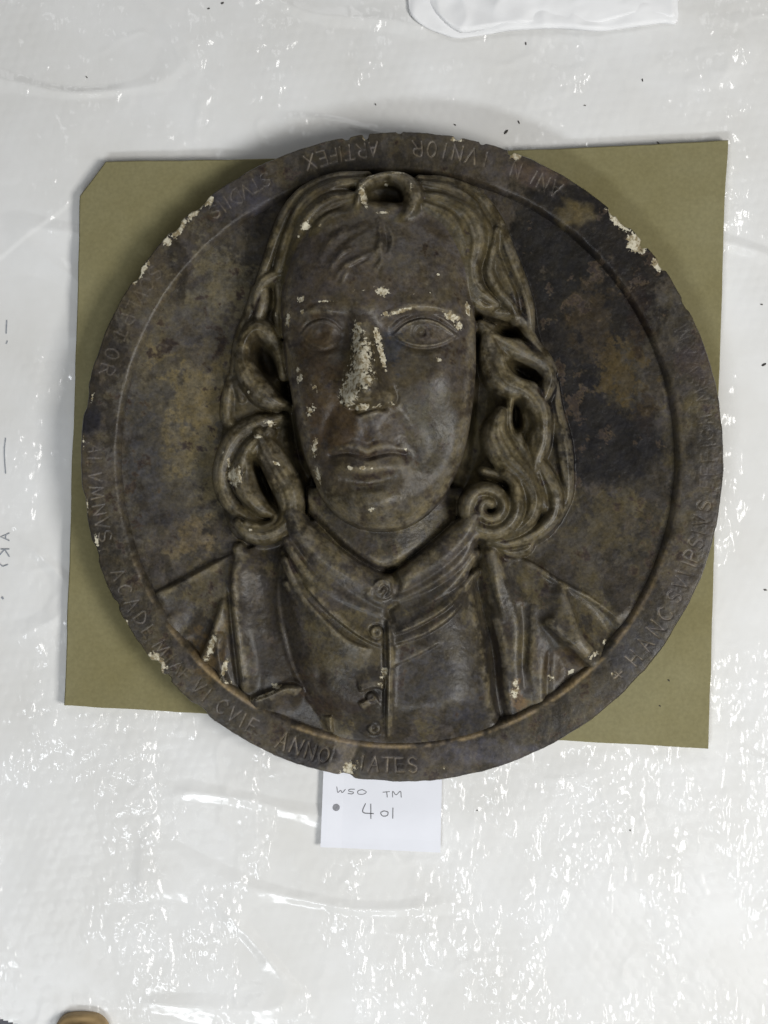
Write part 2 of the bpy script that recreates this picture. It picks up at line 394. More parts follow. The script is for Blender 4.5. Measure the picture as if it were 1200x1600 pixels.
def ridge(pts, z, w, hgt, lab=None):
    """soft raised (or cut, if negative) line added on the surface"""
    q = catmull(pz(pts, z), 3.0); sl = box(q, w * 3.2); d, n, s = nearest(HX[sl], HY[sl], q)
    f = s / (len(q) - 1); H[sl] += hgt * np.exp(-(d / w) ** 2) * (0.35 + 0.65 * np.sin(math.pi * np.clip(f, 0.03, 0.97)) ** 0.6)
def fold(pts, z, soft, hgt, side=1, sharp=2.2):
    """cloth fold: crisp on one side, falling away softly on the other"""
    q = catmull(pz(pts, z), 3.0); sl = box(q, soft * 3.5); d, n, s = nearest(HX[sl], HY[sl], q); n = n * side
    f = np.clip(s / (len(q) - 1), 0, 1); e = sstep(0, .15, f) * sstep(1, .85, f)
    endf = np.where((s <= 0) | (s >= len(q) - 1), np.exp(-(d / 6) ** 2), 1)
    H[sl] += 2.15 * hgt * e * endf * np.where(n >= 0, np.exp(-(n / soft) ** 1.5), np.exp(-(n / sharp) ** 2))
def gauss(x, y, sx, sy, hgt, z, rot=0.0, pw=1.0):
    x, y = P(x, y, z); c, s = math.cos(rot), math.sin(rot)
    u = ((HX - x) * c + (HY - y) * s) / sx; v = (-(HX - x) * s + (HY - y) * c) / sy
    H[...] += hgt * np.exp(-(u * u + v * v) ** pw)

# ---------------- bust: coat, waistcoat, collar, neck
COAT = new_part('coat', None, 'shoulder and coat front to the left of the waistcoat')
sh = pz([(214, 952), (245, 930), (290, 905), (355, 868), (440, 838), (480, 800), (720, 800), (790, 862), (835, 880), (872, 905), (920, 930), (958, 958), (992, 996)], 60)
arc = [(ICX + IRX * 1.05 * math.sin(a), ICY + IRY * 1.05 * math.cos(a)) for a in np.radians(np.linspace(58, -64, 40))]
dco = inside_dist(HX, HY, sh + arc)
rimfade = sstep(2, 60, RD)
hc = 48 + (11 + 10 * sstep(0, 200, dco)) * sstep(-3, 46, dco) * (0.25 + 0.75 * rimfade) + 2.4 * (fbm(HX, HY, 60, 4, 44) - .5)
put((slice(None), slice(None)), hc, dco > 0, COAT, 2.0)
COATR = new_part('coat', None, 'shoulder and coat front to the right of the waistcoat')
LAB[(LAB == COAT) & (HX > 640)] = COATR
# lapels and creases of the coat, left
LAP = new_part('lapel', COAT, 'left hand coat front falling beside the waistcoat')
tube([(372, 858, 10), (392, 900, 24), (402, 960, 30), (412, 1020, 32), (428, 1075, 30)], 58, LAP, 0.28, 0.0, z1=46, k=5)
fold([(366, 862), (362, 930), (368, 1000), (374, 1060), (376, 1092)], 70, 20, 9, -1, 2.0)
ridge([(360, 925), (364, 990), (370, 1050), (374, 1090)], 66, 4.5, -15)
fold([(352, 930), (338, 975), (322, 1015), (312, 1040)], 62, 18, 8, -1, 4)
fold([(350, 985), (345, 1020), (350, 1055), (358, 1075)], 60, 10, 9, 1)
ridge([(338, 1040), (336, 1075)], 58, 4, -7)
fold([(235, 934), (290, 905), (352, 872)], 56, 26, 5, 1, 4)
fold([(385, 1096), (420, 1084), (450, 1071), (478, 1076)], 58, 20, 11, 1, 2.0)
ridge([(300, 960), (285, 1000), (300, 1040)], 58, 16, -6)
fold([(258, 960), (270, 985), (290, 1010)], 56, 18, 4, -1, 6)
ridge([(405, 890), (418, 950), (425, 1000)], 66, 10, -5)
ridge([(396, 1000), (405, 1040), (400, 1080)], 60, 9, -4)
# coat, right
LAPR = new_part('lapel', COATR, 'right hand coat front with long upright folds'); FOLDR = new_part('fold', COATR)
tube([(768, 862, 12), (780, 910, 18), (795, 960, 20), (806, 1010, 18), (806, 1060, 16), (802, 1100, 13)], 62, LAPR, 0.8, 0.4, 2, z1=40, k=4)
tube([(832, 948, 6), (834, 985, 13), (838, 1030, 17), (842, 1085, 16), (846, 1108, 13)], 58, FOLDR, 0.8, 0.5, 2, z1=42, k=6)
ridge([(818, 950), (820, 990), (818, 1040), (822, 1075)], 62, 7, -11)
ridge([(772, 875), (776, 920), (788, 970)], 70, 3.0, 5)
fold([(845, 962), (880, 995), (915, 1028), (940, 1052)], 60, 24, 8, -1, 6)
fold([(876, 908), (888, 950), (902, 990), (935, 1030)], 60, 24, 7, 1, 6)
fold([(835, 882), (872, 908), (920, 932), (958, 960), (978, 984)], 58, 30, 4.5, -1, 5)
ridge([(930, 960), (950, 985), (955, 1005)], 56, 15, -8)
ridge([(865, 1010), (885, 1040), (880, 1075)], 58, 16, -9)
ridge([(858, 1020), (856, 1060), (856, 1090)], 58, 4, -7)
ridge([(800, 890), (815, 930)], 64, 8, -6)
# waistcoat
VEST = new_part('waistcoat')
pv = pz([(437, 858), (431, 920), (438, 980), (454, 1040), (478, 1095), (512, 1140), (540, 1190), (790, 1190), (781, 1125), (772, 1080), (767, 1020), (754, 960), (740, 900), (739, 830), (690, 800), (500, 800)], 78)
dv = inside_dist(HX, HY, pv)
dw = 1 - (1 - np.clip(dv / 85, 0, 1)) ** 2.3
hv = 53 + (9 + 40 * dw) * sstep(-14, 70, RD) + 1.6 * (fbm(HX, HY, 45, 4, 45) - .5)
put((slice(None), slice(None)), hv, dv > 0, VEST, 1.5)
ridge([(742, 842), (746, 900), (758, 962), (772, 1022), (778, 1080), (786, 1122)], 62, 10, -30)
ridge([(437, 870), (432, 920), (439, 980), (455, 1040), (480, 1094)], 78, 3.0, 5)
# button placket
fold([(606, 960), (608, 1020), (606, 1090), (606, 1164)], 88, 8, 5.5, -1, 1.8)
ridge([(600, 970), (602, 1050), (600, 1150)], 88, 3.5, -4)
# loose creases on the waistcoat
for pts, soft, h, sd in [([(612, 990), (650, 975), (700, 945), (735, 905)], 13, 6, -1), ([(612, 1006), (660, 990), (700, 965), (728, 935)], 18, 3, -1),
                         ([(610, 1040), (650, 1022), (690, 1000)], 22, 1.6, -1), ([(602, 1075), (585, 1070), (560, 1078)], 12, 5, 1),
                         ([(602, 1012), (560, 990), (510, 950), (470, 905)], 14, 4, 1), ([(448, 900), (500, 960), (545, 1000), (585, 1015)], 16, 4.5, 1),
                         ([(515, 1120), (517, 1150)], 8, 5, 1), ([(560, 1100), (590, 1085)], 9, 4, 1)]:
    fold(pts, 92, soft, h, sd)
gauss(500, 1055, 9, 14, -4, 90); gauss(540, 1030, 40, 30, 4, 90); gauss(690, 1080, 50, 40, 3, 84); gauss(565, 1130, 20, 24, -4, 80)
# neck
NECK = new_part('neck')
pn = pz([(478, 760), (725, 760), (722, 800), (672, 866), (604, 900), (540, 868), (478, 800)], 80)
dn = inside_dist(HX, HY, pn); put((slice(None), slice(None)), 62 + 28 * np.exp(-((HX - P(600, 0, 80)[0]) / 80) ** 2) + 0 * dn, dn > 0, NECK, 1)
H[dn > 0] = np.minimum(H, 62 + 28 * np.exp(-((HX - P(600, 0, 80)[0]) / 80) ** 2))[dn > 0]; LAB[dn > 0] = NECK
ridge([(474, 796), (520, 848), (570, 882), (602, 893), (640, 878), (690, 842), (724, 800)], 80, 8, -16)
# collar: two turned bands with folds
COL = new_part('collar', None, 'folded stand collar meeting at the large button')
tube([(455, 805, 14), (474, 838, 20), (512, 876, 25), (556, 908, 25), (592, 934, 20), (604, 950, 10)], 90, COL, 1.1, 0, k=4)
tube([(742, 806, 12), (722, 836, 20), (686, 872, 24), (648, 899, 21), (618, 918, 15), (606, 932, 8)], 92, COL, 1.1, 0, k=4)
for n_, pts, z_, zz_ in [('fold', [(448, 846, 8), (480, 896, 12), (530, 932, 12), (592, 960, 8)], 96, 100), ('fold', [(444, 876, 7), (472, 926, 11), (520, 960, 11), (588, 992, 6)], 90, 98), ('fold', [(446, 912, 6), (475, 952, 9), (515, 985, 9), (560, 1008, 5)], 86, 94),
                         ('fold', [(462, 820, 5), (494, 866, 7), (545, 900, 7), (588, 922, 5)], 104, 108), ('fold', [(744, 806, 5), (718, 848, 7), (674, 882, 7), (626, 905, 5)], 106, 108), ('fold', [(744, 836, 8), (714, 880, 12), (670, 912, 12), (618, 938, 8)], 98, 100), ('fold', [(744, 866, 7), (708, 910, 11), (664, 942, 11), (612, 968, 6)], 94, 99), ('fold', [(744, 896, 6), (708, 936, 10), (662, 964, 10), (612, 988, 6)], 86, 95)]:
    tube(pts, z_ - 4, new_part(n_, COL), 0.95, 0.5, 2, 5, None, zz_ - 4)
ridge([(612, 968), (607, 955), (618, 945)], 98, 5, -10)
# buttons
def button(x, y, r, z, hole, lab):
    b = new_part('button', VEST, lab); wx, wy = P(x, y, z); sl = box([(wx, wy)], r * 1.6)
    d = np.sqrt((HX[sl] - wx) ** 2 + (HY[sl] - wy) ** 2)
    base = H[sl].mean()
    h = base + 0.55 * r * np.sqrt(np.clip(1 - (d / r) ** 2, 0, 1)) - hole * np.exp(-((d) / (r * 0.36)) ** 2) * 1.0
    H[sl] -= 3 * np.exp(-((d - r) / 2.6) ** 2)
    put(sl, h, d < r, b, 1.0)
button(598, 920, 15, 112, 0, 'large button at the throat half wrapped by a turned collar edge')
ridge([(575, 930), (588, 908), (606, 905), (616, 918), (608, 936)], 112, 3.0, 5)
ridge([(594, 922), (600, 915), (606, 922), (601, 930)], 112, 2.5, -6)
ridge([(602, 893), (616, 898), (622, 912), (617, 924)], 108, 6, -18)
button(588, 987, 10, 96, 4, 'waistcoat button below the collar'); button(580, 1087, 7, 90, 2, 'half hidden waistcoat button by the placket edge'); button(585, 1139, 10.5, 82, 5, 'lowest waistcoat button near the rim')

# ---------------- hair behind the face
HAIR = new_part('hair')
def mass(poly, z, top, w):
    p = catmull(pz(poly + poly[:1], (z + top) / 2), 6.0)[:-1, :2]; d = inside_dist(HX, HY, p)
    h = z + (top - z) * (1 - (1 - np.clip(d / w, 0, 1)) ** 2) + 3 * (fbm(HX, HY, 26, 3, 46) - .5)
    put((slice(None), slice(None)), h, d > 0, HAIR, 2)
mass([(640, 272), (700, 281), (745, 304), (780, 350), (803, 400), (828, 460), (845, 530), (864, 578), (862, 620), (875, 660), (890, 720), (888, 780), (862, 835), (800, 862), (742, 850), (716, 810), (700, 770), (700, 640), (700, 560), (700, 480), (680, 400), (640, 330)], 42, 60, 20)
mass([(640, 272), (560, 268), (500, 276), (458, 298), (432, 335), (412, 400), (393, 460), (375, 520), (360, 600), (346, 680), (338, 740), (350, 800), (368, 838), (410, 850), (450, 838), (470, 790), (490, 720), (490, 640), (490, 560), (490, 470), (500, 400), (520, 350), (600, 320)], 42, 60, 20)
# deep gaps beside the face
ridge([(752, 500), (757, 580), (755, 650), (742, 720), (718, 780)], 70, 18, -44)
ridge([(440, 520), (446, 580), (452, 640), (462, 700), (480, 760)], 70, 10, -36)

# ---------------- face
FACE = new_part('face', None, 'long clean shaven face with worn paint')
fo_ = [(437, 462), (439, 520), (446, 575), (454, 625), (462, 665), (473, 708), (486, 745), (503, 780), (528, 808), (562, 826), (602, 831), (640, 822), (675, 797), (702, 764), (722, 722), (735, 672), (743, 615), (747, 560), (746, 505), (740, 455), (734, 415), (718, 375), (690, 342), (645, 318), (595, 310), (545, 318), (495, 342), (460, 385), (444, 425)]
fp = catmull(pz(fo_ + fo_[:1], 118), 6.0)[:-1, :2]
fsl = box(fp, 6); fx, fy = HX[fsl], HY[fsl]; fd = inside_dist(fx, fy, fp)
def wv(x, y): return P(x, y, 160)
prof = (1 - (1 - np.clip(fd / 92, 0, 1)) ** 2.4) ** (1 / 2.0)
yimg_ = CY + (fy - CY) / (1 - 150 / CAMD)
st_ = sstep(440, 315, yimg_)
fh = 80 + 30 * st_ + (66 - 54 * st_) * prof
def fg(x, y, sx, sy, h, rot=0.0, pw=1.0):
    global fh
    x, y = wv(x, y); c, s = math.cos(rot), math.sin(rot)
    u = ((fx - x) * c + (fy - y) * s) / sx; v = (-(fx - x) * s + (fy - y) * c) / sy
    fh = fh + h * np.exp(-(u * u + v * v) ** pw)
def fl(pts, w, h, sharp=1.0, taper=True, side=0, soft=10):
    """line feature on the face; side != 0 gives a one-sided step"""
    global fh
    q = catmull([wv(p[0], p[1]) for p in pts], 2.0); d, n, s = nearest(fx, fy, q); f = np.clip(s / (len(q) - 1), 0, 1)
    e = (0.25 + 0.75 * np.sin(math.pi * np.clip(f, .02, .98)) ** 0.5) if taper else 1.0
    if side: 
        n = n * side; g_ = np.where(n >= 0, np.exp(-(n / soft) ** 2), np.exp(-(n / w) ** 2)); g_ = np.where((s <= 0) | (s >= len(q) - 1), np.exp(-(d / w) ** 2), g_)
    else: g_ = np.exp(-(d / w) ** 2)
    fh = fh + h * e * g_
# big forms
fg(592, 420, 100, 70, 9); fg(590, 590, 95, 170, 14)
fg(530, 478, 60, 20, 5.5); fg(655, 474, 66, 18, 6.5)                    # brow
fg(590, 470, 26, 22, -2)
fg(503, 521, 44, 30, -19); fg(664, 520, 52, 30, -18)                # sockets
fg(536, 524, 14, 24, -10); fg(611, 522, 12, 20, -8)                  # inner corners
fg(482, 592, 36, 38, 9); fg(688, 588, 44, 42, 12)                    # cheekbones
fg(495, 690, 30, 45, -10); fg(678, 690, 36, 48, -9)                  # hollow cheeks
fg(470, 470, 26, 40, -5); fg(728, 470, 26, 40, -5)
fl([(468, 640), (486, 715), (520, 775)], 16, 4); fl([(728, 640), (708, 715), (672, 775)], 18, 5); fl([(640, 640), (668, 690), (660, 740)], 16, -4)                  # temples
# nose
q = catmull([wv(566, 492) + (17.0, 4.0), wv(567, 520) + (18.0, 15.0), wv(568, 560) + (21.0, 29.0), wv(571, 595) + (26.0, 42.0), wv(574, 618) + (28.0, 42.0), wv(576, 634) + (25.0, 16.0)], 2.0)
d_, n_, s_ = nearest(fx, fy, q); r_ = np.interp(s_, np.arange(len(q)), q[:, 2]); t_ = np.interp(s_, np.arange(len(q)), q[:, 3])
nose_prof = np.exp(-(np.abs(d_) / (r_ * 0.9)) ** 2.6)
nose_mask = d_ < r_ * 1.15
fh = fh + t_ * nose_prof
fg(574, 613, 15, 13, 5); fg(546, 621, 11, 11, 11); fg(606, 622, 11, 11, 11)
fl([(551, 640), (560, 645), (572, 642), (590, 637), (602, 636)], 4.0, -8)
fl([(534, 608), (531, 620), (536, 633)], 3.5, -5); fl([(617, 608), (621, 622), (615, 634)], 3.5, -5)
fg(556, 639, 6, 4, -6); fg(598, 638, 6, 4, -7)
# naso-labial folds and philtrum
fl([(527, 630), (512, 660), (505, 690)], 9, -4); fl([(622, 630), (640, 660), (648, 690)], 10, -4)
fl([(572, 650), (572, 690)], 7, -2.4); fl([(559, 652), (557, 688)], 6, 1.3); fl([(585, 652), (588, 686)], 6, 1.3)
fg(572, 676, 56, 34, 4.5)
# mouth
fl([(516, 710), (540, 707), (558, 710), (574, 715), (592, 710), (612, 707), (634, 709)], 3.6, -8)
fl([(524, 705), (545, 697), (562, 699), (574, 704), (588, 698), (606, 696), (628, 705)], 5.0, 2.3)
fl([(530, 696), (548, 689), (562, 690), (574, 695), (588, 689), (606, 688), (622, 695)], 3.0, -1)
fg(573, 730, 42, 12, 10); fl([(538, 750), (574, 758), (612, 749)], 11, -8)
fg(515, 714, 7, 7, -4); fg(635, 713, 7, 7, -4)
fg(590, 788, 44, 26, 18); fg(588, 800, 12, 10, 1)
# eyes
def eye(cx, cy, w, hgt, up, lo, iris, k, ik):
    global fh
    fg(cx, cy, w, hgt, 9.5, 0, 1.5)
    fl(up, 2.2, 3.2 * k); fl([(x, y - 5) for x, y in up], 2.2, -3.0 * k); fl([(x, y - 12) for x, y in up], 4.0, 2.2 * k)
    fl(lo, 2.2, 2.4 * k); fl([(x, y + 5) for x, y in lo], 2.6, -2.0 * k); fl([(x, y + 16) for x, y in lo], 6, 1.5)
    x, y = wv(*iris); d = np.sqrt((fx - x) ** 2 + (fy - y) ** 2); fh = fh - ik * (1.0 * np.exp(-((d - 12) / 2.2) ** 2) + 5.0 * np.exp(-(d / 7.5) ** 2))
eye(664, 518, 38, 19, [(616, 521), (634, 507), (658, 499), (684, 503), (714, 521)], [(616, 521), (636, 534), (662, 539), (690, 534), (714, 521)], (659, 518), 1.25, 1.8)
eye(502, 521, 30, 18, [(468, 520), (482, 505), (502, 499), (520, 504), (534, 517)], [(468, 520), (484, 535), (504, 541), (522, 535), (534, 519)], (499, 520), 0.7, 0.6)
fl([(598, 497), (620, 486), (650, 480), (690, 482), (722, 492)], 5, 5); fl([(608, 508), (628, 494), (655, 488), (690, 490), (716, 502)], 3, -3)
fl([(478, 474), (500, 470), (522, 471)], 2.5, -2.5); fl([(470, 488), (500, 482), (535, 490)], 5, 4)
# wisps of hair carved on the forehead
for pts, w, h in [([(540, 350), (514, 372), (498, 402)], 5, 2.6), ([(606, 344), (614, 372), (608, 398)], 4, 2.4), ([(552, 384), (530, 398), (516, 420)], 3.5, 2.8), ([(592, 338), (595, 370), (587, 396), (564, 414)], 5, 3.8), ([(588, 388), (564, 402), (542, 412), (526, 432)], 4.5, 4.2), ([(594, 378), (597, 402), (586, 422)], 4, 3.8),
                  ([(584, 352), (552, 372), (520, 404)], 7, 2.6), ([(570, 346), (530, 366), (506, 394)], 6, 2.4), ([(562, 404), (545, 418), (534, 440)], 3.5, 3.2), ([(600, 350), (604, 380), (598, 402)], 3, -2.2), ([(580, 402), (556, 411), (538, 424)], 2.4, -2.2), ([(612, 350), (628, 366), (645, 374)], 9, 2.0)]:
    fl(pts, w, h)
fh = fh + 1.3 * (fbm(fx, fy, 30, 4, 47) - .5)
put(fsl, fh, fd > 0, FACE, 1.5)
# sub-parts of the face
NOSE = new_part('nose', FACE, 'nose with the paint worn through to pale plaster'); MOUTH = new_part('mouth', FACE)
EYE1 = new_part('eye', FACE); EYE2 = new_part('eye', FACE, 'eye with clearly incised iris and lids')
fm = LAB[fsl] == FACE
LAB[fsl] = np.where(fm & nose_mask, NOSE, LAB[fsl])
def ell(x, y, a, b):
    x, y = wv(x, y); return ((fx - x) / a) ** 2 + ((fy - y) / b) ** 2 < 1
LAB[fsl] = np.where(fm & ell(573, 715, 62, 26), MOUTH, LAB[fsl])
LAB[fsl] = np.where(fm & ell(502, 520, 37, 24), EYE1, LAB[fsl]); LAB[fsl] = np.where(fm & ell(664, 518, 51, 24), EYE2, LAB[fsl])

# ---------------- locks of hair
def lock(pts, z, hf=0.8, stri=1.6, ns=3, z1=None, k=1.4, twist=0.25, label=None):
    pts = [(p[0], p[1], p[2] * 1.14 + .5) for p in pts]
    tube(pts, z, new_part('hair_lock', HAIR, label), hf * 1.3, stri * 0.45, ns, k, None, z1, twist)
# right side, from the parting down
lock([(866, 598, 8), (868, 640, 12), (879, 690, 14), (885, 735, 12), (886, 775, 9), (872, 812, 6)], 58, 0.7, 1.8, 3)
lock([(655, 279, 7), (700, 286, 10), (745, 308, 12), (774, 346, 13), (794, 395, 13), (812, 440, 13), (825, 480, 11), (830, 514, 7)], 84, 0.8, 1.8, 3, z1=70)
lock([(690, 300, 8), (730, 318, 11), (758, 352, 11), (770, 390, 10), (782, 425, 11), (800, 462, 11), (808, 498, 7)], 88, 0.8, 1.8, 3, z1=76)
lock([(776, 358, 7), (769, 392, 9), (764, 424, 11), (776, 450, 11), (796, 472, 9), (806, 490, 5)], 88, 0.9, 1.6, 2, z1=82)
lock([(655, 305, 8), (695, 318, 17), (728, 340, 20), (741, 375, 18), (736, 418, 14), (746, 450, 12), (776, 473, 5)], 104, 0.8, 2.0, 4, z1=94)
lock([(662, 322, 8), (698, 340, 14), (718, 372, 14), (727, 410, 12), (734, 446, 12), (752, 474, 8), (770, 478, 4)], 116, 0.6, 1.5, 2, z1=92, k=5)
lock([(660, 288, 8), (700, 297, 11), (736, 318, 10), (752, 348, 8)], 100, 0.7, 1.6, 3, z1=96)
lock([(760, 486, 8), (790, 488, 10), (815, 496, 9), (826, 515, 6)], 72, 0.8, 1.4, 2)
lock([(812, 500, 6), (826, 520, 9), (838, 540, 9), (852, 558, 10), (862, 575, 9)], 70, 0.9, 1.2, 2)
lock([(752, 508, 10), (786, 532, 16), (820, 552, 14), (848, 566, 12), (860, 588, 10), (854, 612, 10), (846, 632, 9)], 76, 0.8, 1.8, 3)
lock([(762, 522, 10), (772, 555, 20), (793, 592, 22), (826, 612, 17), (846, 642, 15), (848, 688, 13), (836, 728, 11), (842, 762, 11), (852, 792, 8)], 80, 0.75, 2.0, 4, z1=72)
lock([(800, 610, 7), (798, 645, 7), (806, 680, 9), (822, 710, 9), (834, 738, 9)], 70, 0.9, 1.2, 2)
lock([(850, 652, 7), (835, 684, 9), (838, 716, 11), (856, 746, 12), (868, 776, 12), (863, 808, 11), (838, 833, 10), (800, 848, 9), (764, 846, 6)], 70, 0.9, 1.8, 3)
lock([(784, 642, 7), (776, 676, 17), (793, 714, 21), (820, 744, 18), (835, 778, 14), (826, 811, 12), (797, 832, 11), (762, 834, 9), (736, 820, 6)], 80, 0.8, 2.0, 4, z1=72)
spc = (764, 793)
def spiral(c, r0, r1, a0, turns, t0, t1, n=26):
    out = []
    for i in range(n):
        f = i / (n - 1); a = math.radians(a0 + 360 * turns * f); r = r0 + (r1 - r0) * f ** 0.9
        out.append((c[0] + r * math.cos(a), c[1] + r * math.sin(a), t0 + (t1 - t0) * f))
    return out
lock([(790, 738, 7), (806, 756, 9)] + spiral(spc, 46, 7, -25, 1.9, 12, 8, 40)[1:], 84, 0.9, 1.0, 2, z1=92, label='tight spiral curl at the end of the hair')
lock([(742, 806, 5), (737, 792, 6), (744, 779, 6), (757, 778, 5)], 92, 0.9, 0.6, 2)
lock([(765, 848, 6), (796, 862, 8), (822, 858, 8), (833, 846, 5)], 60, 0.8, 1.2, 2)
lock([(756, 735, 6), (778, 742, 8), (800, 752, 7)], 70, 0.8, 1.0, 2)
for hx_, hy_, a, b, rot in [(792, 517, 19, 8, .25), (818, 578, 24, 11, .45), (810, 650, 8, 24, .05)]:       # deep drilled openings
    gauss(hx_, hy_, a, b, -46, 82, rot, 2.0)
# left side
lock([(575, 272, 6), (525, 277, 9), (478, 298, 11), (449, 330, 11), (431, 370, 10), (417, 410, 9), (404, 438, 6)], 84, 0.8, 1.6, 3, z1=72)
lock([(566, 284, 8), (520, 292, 12), (482, 314, 13), (460, 348, 12), (446, 385, 11), (436, 418, 9)], 96, 0.8, 1.8, 3, z1=82)
lock([(552, 308, 10), (514, 316, 15), (484, 340, 15), (468, 374, 13), (457, 408, 11), (448, 438, 8)], 108, 0.6, 1.8, 3, z1=92, k=4)
lock([(552, 332, 8), (520, 340, 12), (496, 362, 12), (480, 394, 9), (470, 424, 5)], 118, 0.35, 1.6, 2, z1=112, k=7)
lock([(458, 420, 7), (436, 428, 10), (414, 438, 11), (402, 458, 9), (398, 480, 6)], 80, 0.8, 1.8, 3, z1=70)
lock([(400, 452, 8), (390, 488, 9), (377, 520, 9), (370, 555, 9), (369, 592, 9), (378, 622, 7)], 62, 0.7, 1.6, 3)
lock([(414, 446, 8), (410, 472, 10), (402, 500, 8), (394, 520, 5)], 72, 0.8, 1.5, 3)
lock([(434, 444, 6), (437, 470, 6), (433, 495, 6), (436, 524, 5)], 78, 0.8, 1.0, 2)
lock([(362, 590, 8), (355, 625, 10), (356, 655, 10), (372, 668, 7)], 58, 0.7, 1.4, 2)
lock([(442, 586, 6), (436, 552, 9), (418, 520, 13), (399, 512, 13), (382, 530, 10), (377, 556, 11), (387, 587, 16), (407, 612, 17), (428, 627, 13), (444, 632, 7)], 76, 0.85, 1.8, 3, label='open looped curl beside the cheek')
gauss(414, 562, 13, 28, -30, 80, -0.35, 2.0)
lock([(438, 652, 8), (404, 661, 13), (371, 681, 15), (351, 716, 14), (346, 752, 13), (359, 786, 11), (386, 806, 10), (412, 816, 7)], 66, 0.8, 1.8, 3)
lock([(418, 676, 9), (393, 700, 15), (379, 735, 17), (386, 768, 15), (406, 792, 12), (430, 806, 6)], 78, 0.85, 1.8, 3)
lock([(404, 676, 9), (416, 704, 17), (433, 735, 20), (449, 765, 19), (454, 796, 17), (442, 822, 15), (414, 836, 14), (388, 832, 12), (371, 818, 7)], 80, 0.8, 2.2, 4, label='large rolled lock hanging in front of the shoulder')
lock([(384, 818, 6), (404, 824, 7), (424, 818, 6), (430, 806, 4)], 84, 0.8, 0.8, 2)
gauss(407, 750, 7, 36, -40, 84, -0.38, 2.0)
# forelock ring on top of the head
rx_, ry_ = P(602, 306, 110); rd_ = np.sqrt(((HX - rx_) / 40) ** 2 + ((HY - ry_) / 33) ** 2)
put((slice(None), slice(None)), 80 - 10 * (HX - rx_) / 40 + 10 * (HY - ry_) / 33, rd_ < 1, HAIR, 3)
lock([(556, 338, 6), (560, 312, 8), (568, 287, 7), (590, 274, 6), (615, 272, 7), (637, 282, 11), (647, 306, 14), (640, 333, 14), (616, 347, 11), (584, 349, 8), (550, 342, 5)], 112, 0.85, 1.2, 2, label='ring shaped forelock curl at the hairline')
gauss(604, 303, 24, 17, -8, 125, 0, 2.0)

H = np.maximum(H, 24)
nm_ = {i: PARTS[i][0] for i in PARTS}
def region(kinds, sig): return blur(np.isin(LAB, [i for i in PARTS if nm_[i] in kinds]).astype(float), sig)
def soften(w, sig):
    global H
    H = H * (1 - w) + blur(H, sig) * w
mh_ = region(('hair', 'hair_lock'), 4.0); mf_ = region(('face',), 4.0); yy_ = CY + (HY - CY) / .955
soften(np.clip(mh_, 0, 1) * .75, 1.3)
soften(np.clip(mh_ * mf_ * 4.2, 0, 1) * sstep(455, 425, yy_) * .9, 4.5)      # hair runs into the forehead
soften(region(('collar', 'fold'), 2.0) * .85, 2.4)
soften(region(('coat', 'lapel'), 2.0) * .8, 2.2)
H = blur(H, 0.7)
H += 0.5 * (fbm(HX, HY, 9, 3, 48) - .5) + 0.35 * (fbm(HX, HY, 4, 2, 49) - .5)

